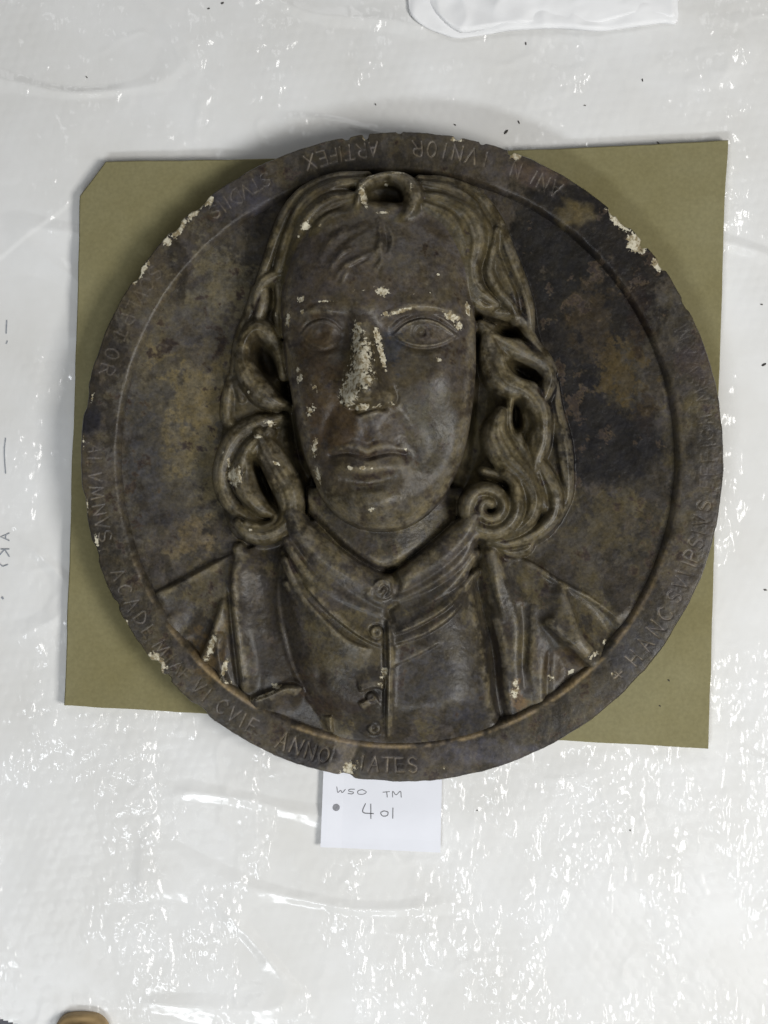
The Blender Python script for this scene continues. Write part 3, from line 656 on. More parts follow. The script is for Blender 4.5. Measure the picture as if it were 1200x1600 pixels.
# ---------------- paint: patina tints, some with light painted in, and chips
def tint_field(x, y, lab=None, hair=None, face=None, rim=False, conv=None):
    """patina of the old bronzing with some painted light, albedo"""
    n1 = fbm(x, y, 90, 5, 61, .6)[..., None]; n2 = fbm(x, y, 38, 6, 62, .68)[..., None]; n3 = fbm(x, y, 12, 4, 63, .7)[..., None]; n4 = fbm(x * 1.5, y * .75, 60, 6, 64, .66)[..., None]
    grey = np.array(lin(74, 69, 60)); khaki = np.array(lin(98, 90, 68)); brown = np.array(lin(64, 56, 44)); dark = np.array(lin(50, 46, 40)); purple = np.array(lin(79, 73, 66)); olive = np.array(lin(88, 80, 60))
    c = grey + (purple - grey) * sstep(.42, .6, n1)
    kh = sstep(.515, .555, n2 * .7 + n4 * .3); db = sstep(.51, .56, 1 - n4)
    if rim:
        c = grey * 1.0 + (purple - grey) * sstep(.4, .62, n1); c = c + (khaki - c) * .35 * sstep(.52, .64, n2); c = c + (dark - c) * .7 * sstep(.52, .62, 1 - n4)
    else:
        c = c + (khaki - c) * .6 * kh; c = c + (dark - c) * .6 * db
    if hair is not None:
        hc_ = olive + (khaki - olive) * sstep(.4, .6, n2); hc_ = hc_ + (brown - hc_) * .55 * sstep(.5, .62, 1 - n4); c = np.where(hair[..., None], hc_, c)
    if face is not None:
        fc = np.array(lin(84, 77, 63)) + (np.array(lin(86, 79, 72)) - np.array(lin(84, 77, 63))) * sstep(.45, .58, n1); fc = fc + (brown - fc) * .5 * sstep(.5, .62, 1 - n2); c = np.where(face[..., None], fc, c)
    def blob(cx, cy, sx, sy, col, a, z=70, nz=1.0):
        nonlocal c
        cx, cy = P(cx, cy, z); w = np.exp(-((x - cx) / sx) ** 2 - ((y - cy) / sy) ** 2)[..., None]
        w = a * sstep(.35, .65, w + nz * ((n2 - .5) * 1.9 + (n3 - .5) * .9)); c = c + (np.array(lin(*col)) - c) * w
    # broad patches of colour seen on the object, some shading of the field painted in
    blob(925, 450, 130, 190, (36, 33, 31), .95, 70, .55); blob(950, 690, 110, 85, (35, 33, 33), .97, 70, .3); blob(870, 370, 90, 110, (35, 33, 31), .95, 70, .6); blob(905, 620, 60, 70, (35, 33, 33), .9, 70, .6)
    blob(985, 585, 42, 80, (84, 72, 46), .7); blob(930, 500, 40, 60, (70, 60, 44), .5); blob(1000, 500, 22, 60, (40, 32, 28), .7); blob(1010, 640, 20, 50, (44, 36, 30), .6)
    blob(280, 640, 110, 260, (92, 87, 76), .75, 70, .8); blob(300, 600, 60, 100, (116, 105, 78), .8); blob(270, 690, 45, 65, (112, 102, 78), .7); blob(325, 740, 40, 55, (106, 98, 76), .7); blob(290, 840, 45, 34, (110, 98, 76), .7)
    blob(225, 700, 40, 90, (66, 65, 66), .7); blob(330, 450, 60, 80, (100, 94, 78), .65); blob(300, 530, 40, 50, (68, 66, 68), .6); blob(250, 800, 40, 50, (64, 62, 62), .6); blob(950, 830, 50, 60, (88, 80, 58), .5); blob(900, 870, 70, 40, (74, 70, 66), .5); blob(400, 330, 60, 40, (42, 38, 36), .7)
    blob(945, 690, 80, 60, (35, 33, 33), .96, 70, .35); blob(900, 330, 60, 50, (36, 33, 31), .9, 70, .5)
    if face is not None:
        f = face
        for args in [(520, 640, 50, 90, (74, 60, 42), .8, 150), (500, 540, 45, 55, (66, 55, 41), .8, 150), (690, 690, 45, 90, (76, 74, 64), .5, 140), (640, 790, 50, 34, (96, 90, 76), .6, 140), (610, 550, 22, 36, (58, 60, 66), .8, 150),
                     (640, 400, 70, 60, (94, 88, 80), .7, 150), (560, 440, 60, 40, (82, 74, 66), .6, 150), (540, 790, 50, 30, (88, 82, 66), .5, 140), (660, 650, 30, 34, (84, 80, 64), .5, 150), (568, 560, 30, 80, (92, 84, 62), .6, 170)]:
            c0 = c.copy(); blob(*args); c = np.where(f[..., None], c, c0)
    blob(450, 1050, 60, 60, (56, 50, 44), .7); blob(330, 1020, 30, 40, (92, 76, 50), .6); blob(560, 1010, 70, 40, (92, 84, 64), .6); blob(690, 1060, 70, 60, (74, 72, 72), .7); blob(540, 1090, 60, 30, (54, 46, 42), .7)
    blob(808, 1080, 14, 30, (118, 92, 60), .6); blob(880, 1040, 40, 30, (68, 56, 42), .7); blob(735, 1115, 25, 40, (58, 58, 64), .6); blob(785, 1020, 16, 90, (48, 40, 34), .7)
    c = c * 0.77 * (0.7 + 0.6 * n3)
    if hair is not None: c = np.where(hair[..., None], c * .80, c)
    if face is not None: c = np.where(face[..., None], c * .96, c)
    if conv is not None:      # highlight painted on proud edges for contrast, noise-broken like rubbed bronzing
        edge_hi = (sstep(.25, 2.2, conv)[..., None] * sstep(.36, .58, n2 * .5 + n3 * .5)) * .48
        c = c + (np.array(lin(126, 118, 99)) - c) * edge_hi
    return c
CHIPS = [  # x, y, half sizes, turn, strength, z
    (567, 302, 5, 17, -.25, 1.0, 135), (577, 272, 7, 4, 0, .85, 135), (622, 265, 11, 5, .1, 1.0, 130), (642, 290, 5, 14, -.2, .6, 135), (598, 330, 14, 4, 0, .65, 130), (604, 281, 5, 3, 0, .7, 120),
    (478, 352, 9, 6, -.6, .95, 115), (466, 368, 5, 5, 0, .6, 115), (500, 352, 7, 3, -.3, .6, 120),
    (557, 528, 7, 26, 0.05, .95, 165), (565, 565, 14, 32, .1, 1.0, 172), (560, 594, 20, 15, -.2, 1.0, 180), (546, 613, 9, 13, .2, 1.25, 178), (582, 585, 8, 24, -.4, .5, 180), (591, 528, 5, 18, -.2, .95, 165), (597, 556, 5, 20, -.25, .95, 165), (566, 636, 9, 4, -.15, 1.05, 180), (612, 629, 5, 4, 0, .9, 165), (588, 635, 12, 3, -.4, .7, 170),
    (625, 487, 22, 3.5, -.22, .85, 155), (604, 492, 8, 6, -.5, .8, 155), (707, 493, 13, 7, .3, .9, 150), (718, 506, 10, 7, .7, .8, 148), (733, 480, 3, 10, -.1, 1.0, 145), (598, 456, 10, 7, .3, .95, 155), (565, 455, 30, 6, 0, .45, 155), (640, 462, 40, 4, -.2, .4, 155),
    (470, 466, 6, 6, 0, .9, 145), (472, 486, 7, 6, 0, .65, 145), (449, 500, 4, 12, .1, .9, 125), (430, 491, 2.5, 6, 0, .9, 95), (505, 471, 18, 2.5, 0, .75, 150), (685, 428, 3, 3, 0, .9, 150), (672, 458, 3, 2, 0, .7, 150), (686, 562, 5, 4, 0, .85, 155),
    (464, 578, 5, 6, 0, .7, 135), (468, 592, 5, 9, .2, .85, 135), (494, 606, 10, 10, 0, .6, 150), (484, 642, 7, 10, .4, .85, 150), (490, 700, 8, 18, .1, .72, 145), (496, 742, 4, 12, -.3, .95, 140), (494, 690, 5, 8, 0, .75, 145),
    (546, 731, 5, 3, 0, .95, 165), (567, 731, 4, 3, 0, .95, 165), (581, 732, 4, 3, 0, .7, 165), (579, 797, 6, 4, -.5, .9, 165), (634, 702, 4, 4, 0, .6, 155),
    (366, 744, 9, 12, -.3, 1.1, 95), (357, 722, 3, 10, 0, .8, 85), (349, 705, 3, 5, 0, .8, 80), (402, 682, 7, 3, 0, .95, 95), (421, 662, 9, 6, .2, .85, 85), (398, 660, 14, 5, 0, .5, 80), (432, 724, 7, 3, .4, .85, 100), (388, 612, 4, 3, .3, .8, 95), (392, 828, 9, 5, 0, .7, 95), (378, 815, 5, 10, 0, .5, 85), (463, 740, 3, 5, 0, .6, 95),
    (332, 1008, 5, 22, .35, .95, 60), (320, 1028, 8, 8, 0, .7, 56), (352, 1042, 4, 18, .3, .9, 56), (363, 1076, 5, 14, -.6, .95, 52), (390, 1092, 5, 4, 0, .8, 50), (432, 1071, 8, 4, 0, .95, 56), (416, 1084, 26, 2.5, -.4, .8, 56), (410, 1112, 20, 3, .5, .75, 56), (600, 1050, 4, 9, .3, 1.0, 92), (594, 1068, 4, 5, 0, .7, 90),
    (806, 1066, 6, 10, 0, .8, 52), (803, 1082, 8, 10, 0, .85, 50), (862, 1058, 6, 6, 0, .8, 52), (893, 1050, 6, 4, -.6, .85, 52), (925, 1022, 14, 5, -.6, .75, 52), (945, 1003, 5, 5, 0, .7, 52), (298, 1030, 4, 4, 0, .6, 50), (265, 988, 4, 4, 0, .7, 58),
]
RIMCHIPS = [(275, 352, 4, 12, .6, 1.3), (303, 325, 3, 16, .75, 1.15), (323, 310, 4, 6, .7, 1.2), (258, 374, 4, 5, 0, 1.1), (218, 420, 4, 14, .55, 1.0), (207, 436, 3, 5, .5, 1.0), (240, 1040, 12, 7, .9, 1.25), (233, 1033, 5, 7, .4, 1.0), (190, 977, 3.5, 4, 0, 1.2), (126, 690, 2, 20, 0, .6), (140, 620, 2, 8, .2, .7), (147, 850, 2, 20, -.2, .75), (131, 790, 2.5, 14, 0, .7),
            (970, 342, 4, 15, -.75, 1.2), (1000, 376, 8, 9, -.6, 1.3), (1032, 412, 4, 8, -.7, 1.15), (807, 238, 8, 5, .3, 1.1), (715, 213, 7, 3, 0, 1.0), (545, 1205, 15, 10, -.5, .85), (548, 1196, 14, 12, -.2, .5), (695, 1205, 12, 7, 0, .45), (960, 1055, 6, 5, 0, .6), (570, 212, 5, 3, 0, .7)]
def chip_field(x, y, chips, zdef=None):
    v = np.full(x.shape, -1.0)
    for ch in chips:
        cx, cy, a, b, rot, st = ch[:6]; z = ch[6] if len(ch) > 6 else zdef; cx, cy = P(cx, cy, z)
        m = (np.abs(x - cx) < 3.5 * max(a, b)) & (np.abs(y - cy) < 3.5 * max(a, b))
        dx, dy = x[m] - cx, y[m] - cy; c, s = math.cos(rot), math.sin(rot); u = (dx * c + dy * s) / a; w = (-dx * s + dy * c) / b
        v[m] = np.maximum(v[m], st * 1.15 - 0.62 * np.sqrt(u * u + w * w))
    return v
def split_components():
    nr, nc = LAB.shape
    for pid in list(PARTS):
        if pid == 0: continue
        m = LAB == pid; idx = np.flatnonzero(m.ravel()); todo = set(idx.tolist()); comps = []
        while todo:
            st = [todo.pop()]; c = [st[0]]
            while st:
                k = st.pop()
                for q in (k - 1, k + 1, k - nc, k + nc):
                    if q in todo: todo.discard(q); st.append(q); c.append(q)
            comps.append(c)
        if len(comps) < 2: continue
        comps.sort(key=len, reverse=True); flat = LAB.reshape(-1)
        for c in comps[1:]:
            c = np.array(c)
            if len(c) < 500:
                nb = np.concatenate([flat[np.clip(c + o, 0, flat.size - 1)] for o in (-1, 1, -nc, nc)]); nb = nb[nb != pid]
                flat[c] = np.bincount(nb).argmax() if len(nb) else 0
            else: flat[c] = new_part(PARTS[pid][0], PARTS[pid][1], None)
split_components(); split_components()
names = {i: PARTS[i][0] for i in PARTS}
isface = np.isin(LAB, [i for i in PARTS if names[i] in ('face', 'eye', 'nose', 'mouth')]); ishair = np.isin(LAB, [i for i in PARTS if names[i] in ('hair', 'hair_lock')])
TINT = tint_field(HX, HY, LAB, ishair, isface, conv=H - blur(H, 5.0))
CHIP = chip_field(HX, HY, CHIPS)

# ---------------- cut the relief into its parts
gyv, gxv = np.gradient(H, G)
NRM = np.stack([-gxv, gyv, np.ones_like(H)], -1); NRM /= np.linalg.norm(NRM, axis=-1)[..., None]
VW = to_world(HX, HY, H).reshape(-1, 3); NRM = NRM.reshape(-1, 3); TINT = TINT.reshape(-1, 3); CHIP = CHIP.ravel()
keepv = ((RN < 1.008) | ((LAB > 0) & ishair)).ravel()
F = grid_faces(len(hy), len(hx)).reshape(-1, 4)
F = F[keepv[F].all(1)]; FL = LAB.ravel()[F[:, 0]]
made = {}
order = sorted(PARTS, key=lambda i: 0 if PARTS[i][1] is None else 1)
for i in order:
    f = F[FL == i]
    if len(f) < 12 and PARTS[i][1] is not None: continue
    if len(f) == 0: continue
    used, inv = np.unique(f, return_inverse=True)
    par = made.get(PARTS[i][1]) if PARTS[i][1] is not None else None
    made[i] = med_mesh(PARTS[i][0], VW[used], inv.reshape(-1, 4), par, NRM[used], {'tint': TINT[used], 'chip': CHIP[used]}, PARTS[i][2])
if 0 in made: made[0]['label'] = 'sunken mottled background disc behind the portrait'

# ---------------- rim with incised inscription
FONT = {'A': [[(0, 0), (.5, 1), (1, 0)], [(.22, .38), (.78, .38)]], 'C': [[(.95, .85), (.6, 1), (.2, .85), (0, .5), (.2, .15), (.6, 0), (.95, .15)]], 'D': [[(0, 0), (0, 1), (.55, .95), (1, .5), (.55, .05), (0, 0)]],
        'E': [[(.8, 1), (0, 1), (0, 0), (.8, 0)], [(0, .5), (.65, .5)]], 'F': [[(.8, 1), (0, 1), (0, 0)], [(0, .52), (.6, .52)]], 'G': [[(.95, .85), (.6, 1), (.2, .85), (0, .5), (.2, .15), (.6, 0), (.95, .15), (.95, .45), (.6, .45)]],
        'H': [[(0, 0), (0, 1)], [(1, 0), (1, 1)], [(0, .5), (1, .5)]], 'I': [[(.5, 0), (.5, 1)]], 'L': [[(0, 1), (0, 0), (.8, 0)]], 'M': [[(0, 0), (.15, 1), (.5, .15), (.85, 1), (1, 0)]], 'N': [[(0, 0), (.05, 1), (.95, 0), (1, 1)]],
        'O': [[(.5, 1), (.15, .85), (0, .5), (.15, .15), (.5, 0), (.85, .15), (1, .5), (.85, .85), (.5, 1)]], 'P': [[(0, 0), (0, 1), (.7, .95), (.85, .75), (.7, .52), (0, .48)]], 'R': [[(0, 0), (0, 1), (.7, .95), (.85, .75), (.7, .54), (0, .5)], [(.4, .5), (.95, 0)]],
        'S': [[(.9, .85), (.5, 1), (.1, .85), (.12, .62), (.5, .5), (.88, .36), (.9, .14), (.5, 0), (.08, .14)]], 'T': [[(0, 1), (1, 1)], [(.5, 1), (.5, 0)]], 'V': [[(0, 1), (.5, 0), (1, 1)]], 'X': [[(0, 0), (1, 1)], [(0, 1), (1, 0)]], '+': [[(0, .5), (1, .5)], [(.5, .05), (.5, .95)]]}
WORDS = [('+', [45], .9, 15), ('HANC', [49.2, 52.6, 56.0, 59.3], 1.0, 25), ('SVI', [63, 65.7, 67.7], .8, 24), ('IPSIVS', [69.6, 71.4, 73.8, 75.8, 78.0, 80.8], .7, 23), ('EFFIGIEM', [85, 87.5, 90, 92, 94, 96.2, 98.4, 101.5], .17, 22),
         ('SVAM', [104, 107, 110, 113.5], .12, 22), ('ANIN', [150, 152.6, 154.6, 158.2], .5, 24), ('IVNIOR', [164.2, 166.8, 169.6, 172, 174.4, 177.2], .9, 24), ('ARTIFEX', [185.4, 187.6, 189.8, 191.5, 193.2, 195.2, 197.4], .75, 23),
         ('STVDIIS', [206.4, 208.4, 210.6, 212.8, 214.6, 215.9, 217.6], .5, 22), ('SCVLPTOR', [233.5, 236, 238.6, 241.2, 243.8, 246.6, 250.6, 253.8], .34, 22), ('ALVMNVS', [268.6, 271.2, 273.8, 276.8, 280, 282.6, 285], .52, 22),
         ('ACADEM', [292.5, 295.6, 298.6, 301.8, 304.8, 308.4], .42, 22), ('IAE', [311, 313, 315.4], .28, 21), ('VI', [318.4, 320.6], .5, 23), ('CVIE', [324.2, 326.8, 328.8, 331], .5, 22), ('ANNO', [337.2, 339.9, 342.7, 345.3], 1.1, 26), ('IATES', [352.6, 354.8, 357.3, 359.7, 362.0], .95, 23)]
NT = 3900
TH = np.arange(NT) * 2 * math.pi / NT
ncos, nsin = np.cos(TH), np.sin(TH)
edge_n = fbm(ORX * nsin + 900, ORY * ncos + 900, 26, 4, 71) - 0.5
notch = np.zeros(NT)
for ang, dep, wd in [(186.5, 8, .5), (190, 4, .6), (180.5, 3, .5), (170, 5, .6), (165.5, 3, .5), (160.2, 6, .5), (139, 5, .8), (136.5, 5, 1.6), (131, 7, .7), (126, 4, .9), (118, 3, 1.2), (225, 5, 1.2), (219, 4, 1.5), (236, 5, 1.2), (278, 3, 2), (287, 4, 1.5), (310, 7, 1.0), (313, 5, .8), (350, 5, 1.2), (321, 4, 1.5), (260, 3, 2), (297, 3, .7)]:
    dd = (np.degrees(TH) - ang + 180) % 360 - 180; notch += dep * np.exp(-(dd / wd) ** 4)
OR_X = OCX + (ORX + 3.0 * edge_n - notch) * nsin; OR_Y = OCY + (ORY + 3.0 * edge_n - notch) * ncos
wi = 1.2 * (fbm(IRX * nsin + 500, IRY * ncos + 500, 40, 3, 72) - .5)
IN_X = ICX + (IRX + wi) * nsin; IN_Y = ICY + (IRY + wi) * ncos
NU = 58
us = np.concatenate([np.linspace(0, 1, NU)])
V = []; rows = []
# rows: inner wall up, top, outer wall down
def row(u, z, push=0.0):
    x = IN_X + (OR_X - IN_X) * u; y = IN_Y + (OR_Y - IN_Y) * u
    if push:
        l = np.hypot(OR_X - IN_X, OR_Y - IN_Y); x = x + (OR_X - IN_X) / l * push; y = y + (OR_Y - IN_Y) / l * push
    return x, y, z + 0 * x
prow = [row(0, 34, -9.0), row(0, 42, -7.6), row(0, 49, -6.6), row(0, 53, -5.2), row(0, 57, -3.0), row(0, 60.0, -.6), row(0, 61.0, 1.2)]
n_in = len(prow)
for u in us[3:-2]:
    z = 61.2 + 2.0 * math.sin(math.pi * u) ** 0.7
    prow.append(row(u, z))
prow += [row(1, 60.0, -1.6), row(1, 57.8, -.4), row(1, 53, .2), row(1, 44, .2), row(1, 34, -.4), row(1, 24, -2), row(1, 17, -4), row(1, 15.2, -7)]
RX = np.array([p[0] for p in prow]); RY = np.array([p[1] for p in prow]); RZ = np.array([p[2] for p in prow])
top = slice(n_in - 1, n_in + NU - 6)
RZ[top] += 2.2 * (fbm(RX[top], RY[top], 90, 3, 73) - .5) + 1.3 * (fbm(RX[top], RY[top], 18, 4, 74) - .5)
RZ[2:n_in + NU - 2] += 0.5 * (fbm(RX, RY, 6, 3, 75) - .5)[2:n_in + NU - 2]
# worn repair patch at the bottom and flakes off the edge
RLAB = np.zeros(RX.shape, int); RT = tint_field(RX, RY, rim=True); RCH = chip_field(RX, RY, [(628.5 + (c[0] - 628.5) * .99, 713.5 + (c[1] - 713.5) * .99, c[2] + 1.4, c[3] + 1, c[4], c[5]) for c in RIMCHIPS], 60)
px_, py_ = P(537, 1180, RIM_Z); w_ = sstep(.9, .6, np.maximum(np.abs(RX - px_ - (RY - py_) * -.3) / 24, np.abs(RY - py_) / 40) + .25 * (fbm(RX, RY, 14, 3, 76) - .5))
RT = RT + (np.array(lin(104, 98, 92)) - RT) * (0.75 * w_)[..., None]; RZ -= 1.5 * w_ * (RZ > 55)
for ax_, ay_, sx_, sy_, col_, a_ in [(480, 1175, 50, 24, (36, 33, 34), .85), (610, 1190, 46, 18, (44, 40, 38), .7), (140, 650, 20, 34, (36, 35, 38), .9), (760, 1175, 90, 22, (82, 80, 84), .6), (985, 1010, 60, 50, (58, 58, 62), .6), (905, 335, 34, 26, (98, 88, 62), .6), (850, 270, 50, 24, (78, 66, 58), .6), (230, 440, 34, 50, (84, 76, 62), .6), (1080, 640, 14, 30, (82, 74, 50), .6), (1085, 560, 30, 40, (64, 56, 54), .6), (370, 300, 70, 40, (66, 64, 68), .6)]:  # patina patches; the bluish grey one paints sheen on the lower rim
    bx_, by_ = P(ax_, ay_, RIM_Z); w_ = np.exp(-((RX - bx_) / sx_) ** 2 - ((RY - by_) / sy_) ** 2); w_ = a_ * sstep(.25, .75, w_ + 1.0 * (fbm(RX, RY, 22, 4, 77) - .5)); RT = RT + (np.array(lin(*col_)) - RT) * w_[..., None]
ledge_hi = np.exp(-((np.arange(len(prow)) - (n_in - 1)) / 2.2) ** 2)[:, None] * sstep(.35, .6, fbm(RX, RY, 30, 4, 79)) * (0.06 + .94 * sstep(.25, .85, ncos))[None, :]  # lit inner ledge painted in as a pale tint, strongest along the bottom
RT = RT + (np.array(lin(146, 130, 104)) - RT) * (.85 * ledge_hi)[..., None]
RLET = []; dust = np.array(lin(128, 120, 110))
for word, angs, depth, hgt in WORDS:
    for ch, ang in zip(word, angs):
        ang = ang % 360; a = math.radians(ang); R_mid = 480 * (1 - RIM_Z / CAMD)
        wid = {'I': 8, 'M': 19, '+': 15}.get(ch, 14) * (0.92 + .16 * rng.random()); hg = .93 * hgt * (0.92 + .16 * rng.random()); slant = rng.normal(0, .06)
        mid = (math.sin(a), math.cos(a)); tan = (math.cos(a), -math.sin(a))
        ox_, oy_ = P(628.5 + 480 * mid[0], 713.5 + 482 * mid[1], RIM_Z)
        if 40 < ang < 130: ox_ -= 2 * mid[0]; 
        strokes = []
        for st in FONT[ch]:
            strokes.append(np.array([(ox_ + tan[0] * ((lx - .5) * wid + slant * hg * (ly - .5)) - mid[0] * (ly - .5) * hg, oy_ + tan[1] * ((lx - .5) * wid + slant * hg * (ly - .5)) - mid[1] * (ly - .5) * hg) for lx, ly in st]))
        j = np.round(ang / 360 * NT).astype(int); half = 34; cols = (np.arange(j - half, j + half)) % NT
        sx_, sy_ = RX[top][:, cols], RY[top][:, cols]; d = np.full(sx_.shape, 99.0)
        for st in strokes: d = np.minimum(d, nearest(sx_, sy_, st if len(st) == 2 or ch in 'AVNMHTXLEFI+' else catmull(st, 2))[0])
        g = np.exp(-(d / 1.25) ** 2)
        wear = np.clip(0.5 + 2.2 * (fbm(sx_, sy_, 16, 3, 78) - .42), 0.05, 1.3)
        zz = RZ[top]; zz[:, cols] -= 1.8 * min(1, depth) * g; RZ[top] = zz
        tt = RT[top]; wgt = (g * np.clip(depth * wear, 0, 1) * 0.8)[..., None]; tt[:, cols] = tt[:, cols] * (1 - wgt) + dust * wgt; RT[top] = tt
        RLET.append(ch); ll = RLAB[top]; sub = ll[:, cols]; sub[d < 1.5] = len(RLET); ll[:, cols] = sub; RLAB[top] = ll
F = grid_faces(len(prow), NT, True).reshape(-1, 4)[:, ::-1]
VR = to_world(RX, RY, RZ).reshape(-1, 3)
# smooth normals of the whole rim so that letters share them with it
a = VR.reshape(len(prow), NT, 3); dt = np.roll(a, -1, 1) - np.roll(a, 1, 1); du = np.gradient(a, axis=0); NR = np.cross(du, dt); NR /= np.linalg.norm(NR, axis=-1)[..., None] + 1e-12
NR = NR.reshape(-1, 3)
if NR[(n_in + 10) * NT][2] < 0: NR = -NR
fn = np.cross(VR[F[0, 1]] - VR[F[0, 0]], VR[F[0, 2]] - VR[F[0, 0]])
mid_f = F[(n_in + 10) * NT]; fn = np.cross(VR[mid_f[1]] - VR[mid_f[0]], VR[mid_f[2]] - VR[mid_f[0]])
if fn[2] < 0: F = F[:, ::-1]
RT = RT.reshape(-1, 3); RCH = RCH.ravel(); FLR = RLAB.ravel()[F].min(1) * (RLAB.ravel()[F] > 0).all(1)
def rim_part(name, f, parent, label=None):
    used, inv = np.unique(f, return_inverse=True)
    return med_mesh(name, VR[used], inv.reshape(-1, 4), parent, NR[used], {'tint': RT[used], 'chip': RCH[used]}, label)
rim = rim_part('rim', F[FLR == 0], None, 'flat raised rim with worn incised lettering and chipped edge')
order_f = np.argsort(FLR, kind='stable'); bounds = np.searchsorted(FLR[order_f], np.arange(1, len(RLET) + 2))
for i in range(len(RLET)):
    f = F[order_f[bounds[i]:bounds[i + 1]]]
    if len(f): rim_part('letter', f, rim)
# hidden back of the plaster disc
bk = np.linspace(0, 2 * math.pi, 97)[:-1]
bx = np.concatenate([[OCX], OCX + (ORX - 8) * np.sin(bk)]); by = np.concatenate([[OCY], OCY + (ORY - 8) * np.cos(bk)])
bt = np.tile(np.array(lin(70, 66, 62)), (97, 1))
med_mesh('back', to_world(bx, by, np.full(97, 15.6)), [(0, 1 + i, 1 + (i + 1) % 96) for i in range(96)], None, None, {'tint': bt, 'chip': np.full(97, -1.0)})

# ================================================================== label card
card = empty('label_card', tuple(to_world(596, 1268, 4.0)))
props(card, 'small white paper label with handwritten number tucked under the medallion', 'label')
def card_pt(u, v):           # u, v in image px -> lies flat with a slight lift at the left edge
    return 5.0 + 3.0 * sstep(540, 500, u) + 1.2 * sstep(1310, 1332, v)
cu = np.linspace(0, 1, 24); cv = np.linspace(0, 1, 18); U, Vv = np.meshgrid(cu, cv)
tl, tr, br, bl = (507, 1170), (691, 1183), (688, 1331), (501, 1322)
xx = (tl[0] * (1 - U) + tr[0] * U) * (1 - Vv) + (bl[0] * (1 - U) + br[0] * U) * Vv; yy = (tl[1] * (1 - U) + tr[1] * U) * (1 - Vv) + (bl[1] * (1 - U) + br[1] * U) * Vv
zz = card_pt(xx, yy)
topv = to_world(xx.ravel(), yy.ravel(), zz.ravel()); botv = to_world(xx.ravel(), yy.ravel(), zz.ravel() - 0.7); nn = topv.shape[0]
gf = grid_faces(18, 24).reshape(-1, 4); per = list(range(24)) + [24 * i + 23 for i in range(1, 18)] + [24 * 17 + i for i in range(22, -1, -1)] + [24 * i for i in range(16, 0, -1)]
side = [(per[i], per[(i + 1) % len(per)], per[(i + 1) % len(per)] + nn, per[i] + nn) for i in range(len(per))]
po = mesh_obj('paper', np.vstack([topv, botv]) - np.array(card.location), np.vstack([gf, gf[:, ::-1] + nn, np.array(side)]), M_CARD, card, smooth=False)
def zc(u, v): return [(480 + a * .2, 1180 + b * .2) for a, b in zip(u, v)]
def writing(name, lines, w):
    o = ribbon(name, lines, w, 0.35, M_INK, card, 1.0, True, lambda a, b: float(card_pt(np.array(a), np.array(b))))
    for v in o.data.vertices: v.co -= card.location
    return o
L_ = lambda *p: [(480 + a * .2, 1180 + b * .2) for a, b in p]
writing('handwriting', [L_((232, 240), (240, 285), (262, 270), (275, 288), (300, 262)), L_((372, 262), (335, 262), (325, 275), (362, 285), (350, 298), (318, 294)), L_((430, 264), (398, 275), (400, 298), (440, 300), (462, 282), (430, 264))], 1.2)
writing('handwriting', [L_((590, 285), (645, 280)), L_((622, 283), (626, 325)), L_((668, 325), (668, 278), (695, 305), (728, 278), (735, 326))], 1.2)
writing('handwriting', [L_((456, 372), (436, 440), (520, 452)), L_((497, 375), (498, 492)), L_((600, 430), (575, 445), (590, 470), (625, 466), (630, 440), (600, 430)), L_((670, 405), (668, 490))], 1.5)
a = np.linspace(0, 2 * math.pi, 25)[:-1]; dx_, dy_ = 525.5, 1260.5
dv_ = np.array([(dx_, dy_)] + [(dx_ + 5.6 * math.cos(t), dy_ + 5.6 * math.sin(t)) for t in a])
mesh_obj('grey_dot', to_world(dv_[:, 0], dv_[:, 1], card_pt(dv_[:, 0], dv_[:, 1]) + .45) - np.array(card.location), [(0, 1 + (i + 1) % 24, 1 + i) for i in range(24)], M_DOT, card, smooth=False)

# ================================================================== folded tissue at the top
tis = empty('tissue_paper', tuple(to_world(850, 0, 2)))
props(tis, 'folded white tissue paper lying at the top edge', 'tissue paper')
def tissue_layer(edge_pts, z0, seed, name):
    e = catmull(edge_pts, 6.0); xs = np.linspace(edge_pts[0][0], edge_pts[-1][0], 130)
    yb = np.interp(xs, e[:, 0], e[:, 1]); vv = np.linspace(0, 1, 60)
    Xt = np.tile(xs, (60, 1)); Yt = -110 + (yb[None, :] + 110) * vv[:, None]
    h = z0 + 7 * (fbm(Xt * .8 + Yt * .9, Yt - Xt * .5, 70, 3, seed) - .3) + 8 * np.clip(1 - np.abs(2 * fbm(Xt + Yt * .5, Yt * .6 - Xt * .35, 80, 2, seed + 5) - 1) - .8, 0, 1) * 2
    h = h + 9 * (fbm(Xt * .35 + Yt * .2, Yt * .8 - Xt * .3, 42, 2, seed + 9) - .5) + .8 * (fbm(Xt, Yt, 18, 3, seed + 12) - .5)
    h = h * (0.15 + .85 * sstep(1, .97, vv)[:, None]) * (0.2 + .8 * sstep(0, .03, (Xt - xs[0]) / 400) * sstep(0, .03, (xs[-1] - Xt) / 400)) + 1.5
    t = to_world(Xt.ravel(), Yt.ravel(), h.ravel()); f = grid_faces(60, 130).reshape(-1, 4)
    o = mesh_obj(name, t - np.array(tis.location), f, M_TISSUE, tis)
    md = o.modifiers.new('thickness', 'SOLIDIFY'); md.thickness = 0.0006; md.offset = -1
tissue_layer([(636, -10), (640, 22), (664, 43), (700, 57), (718, 60), (760, 55), (800, 49), (870, 46), (930, 50), (980, 45), (1030, 38), (1058, 36), (1062, -5)], 2.5, 81, 'lower_layer')
tissue_layer([(664, -10), (676, 16), (696, 38), (714, 50), (730, 52), (790, 43), (865, 40), (920, 42), (950, 36), (990, 27), (1030, 28), (1054, 30), (1060, -5)], 6, 84, 'upper_layer')

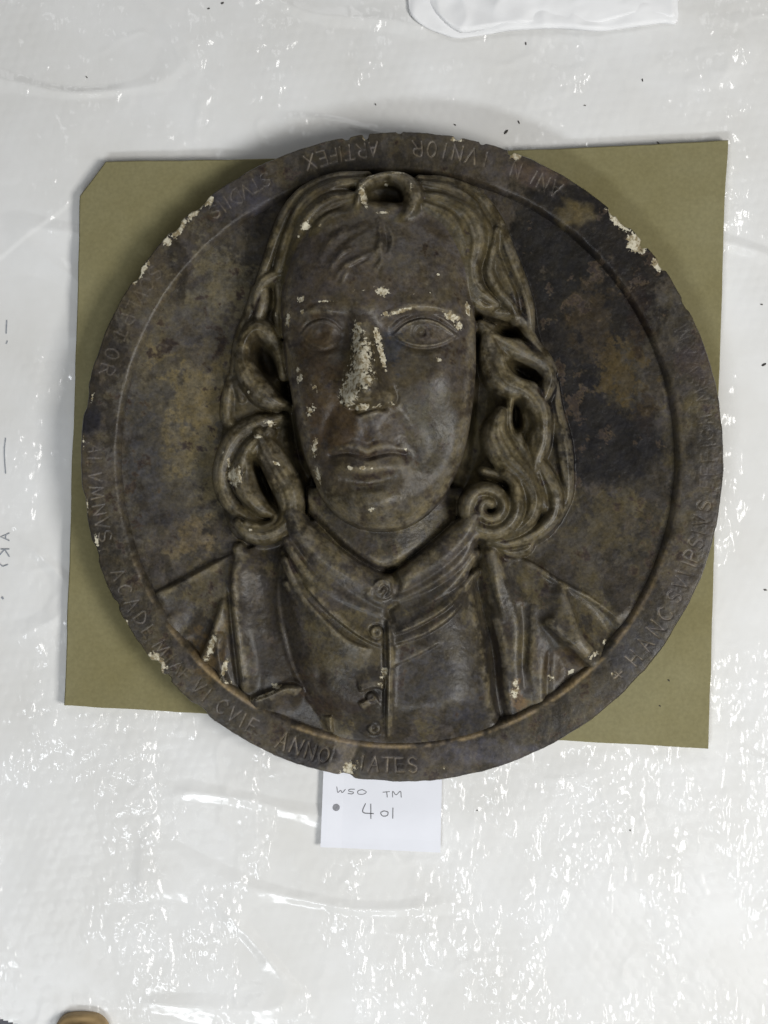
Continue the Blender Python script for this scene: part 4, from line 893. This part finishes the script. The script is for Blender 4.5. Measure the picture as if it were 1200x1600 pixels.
# ================================================================== tan object at the bottom edge
n = 40
tanobj = []
for ring, z in [(1.0, 0), (1.0, 10), (.97, 16), (.9, 20), (.75, 22)]:
    for i in range(n):
        t = 2 * math.pi * i / n; c, s = math.cos(t), math.sin(t)
        sx = np.sign(c) * abs(c) ** 0.62 * 47 * ring; sy = np.sign(s) * abs(s) ** 0.75 * (60 * ring)
        tanobj.append((126 + sx, 1646 + sy, z))
tanobj.append((126, 1646, 22.5)); tv = np.array(tanobj); tvx, tvy = P(tv[:, 0], tv[:, 1], 20)
f = [tuple(q) for q in grid_faces(5, n, True).reshape(-1, 4)[:, ::-1].tolist()] + [(4 * n + (i + 1) % n, 4 * n + i, 5 * n) for i in range(n)]
me = bpy.data.meshes.new('wooden_block'); me.from_pydata(to_world(tvx, tvy, tv[:, 2]).tolist(), [], f); me.update()
for p in me.polygons: p.use_smooth = True
me.materials.append(M_TAN); tb = bpy.data.objects.new('wooden_block', me); coll.objects.link(tb)
props(tb, 'tan rounded block end poking in at the bottom left edge', 'block')

# ================================================================== loose flakes
def flake(x, y, size, rot, z, label, group):
    k = 7; r = rng.uniform(.6, 1.1, k); V = []
    for zz_, sc in ((0, 1), (1.0, .8)):
        for i in range(k):
            t = 2 * math.pi * i / k; u, v = size * sc * r[i] * math.cos(t), size * .45 * sc * r[i] * math.sin(t)
            V.append((x + u * math.cos(rot) - v * math.sin(rot), y + u * math.sin(rot) + v * math.cos(rot), z + zz_))
    V = np.array(V); f = [(i, (i + 1) % k, k + (i + 1) % k, k + i)[::-1] for i in range(k)] + [tuple(range(2 * k - 1, k - 1, -1))]
    me = bpy.data.meshes.new('paint_flake'); me.from_pydata(to_world(V[:, 0], V[:, 1], V[:, 2]).tolist(), [], f); me.update(); me.materials.append(M_DIRT)
    o = bpy.data.objects.new('paint_flake', me); coll.objects.link(o); props(o, label, 'flake', group)
for x, y, s_, r, w in [(135, 120, 2.2, .8, 'alone in the upper left'), (347, 5, 3.5, -.4, 'touching the top edge left of the tissue'), (326, 13, 2.5, -.3, 'just below the flake at the top edge'), (587, 163, 2.2, 1, 'above the medallion, left of its top'),
                       (811, 190, 3.0, 1.2, 'upper of the pair right of the medallion top'), (791, 205, 5, -.8, 'long slanting one close to the medallion top'), (711, 194, 2.5, .5, 'right above the medallion top'), (1029, 222, 2.8, .6, 'at the top edge of the foam sheet'),
                       (914, 164, 2, .2, 'between tissue paper and foam sheet'), (822, 67, 3, 1.4, 'close under the tissue paper'), (1004, 125, 2.5, 1.5, 'below the right end of the tissue'), (1191, 475, 2.5, .2, 'uppermost at the right edge'),
                       (1195, 569, 4.5, -.6, 'slanting one at the right edge'), (1197, 922, 3.5, .2, 'lowest at the right edge'), (746, 1267, 1.8, 0, 'right of the paper label'), (985, 1298, 2.0, .9, 'below the lower right foam corner')]:
    flake(x, y, s_, r, wz(x, y) + .5, 'tiny dark paint flake on bubble wrap, ' + w, 'paint flakes on the bubble wrap')
for x, y, w in [(1045, 1063, 'upper'), (1031, 1103, 'lower')]:
    u, v = P(x, y, 15); flake(u, v, 2.6, .7, 15.0, w + ' of two tiny dark flakes on the lower right foam corner', 'paint flakes on the foam')
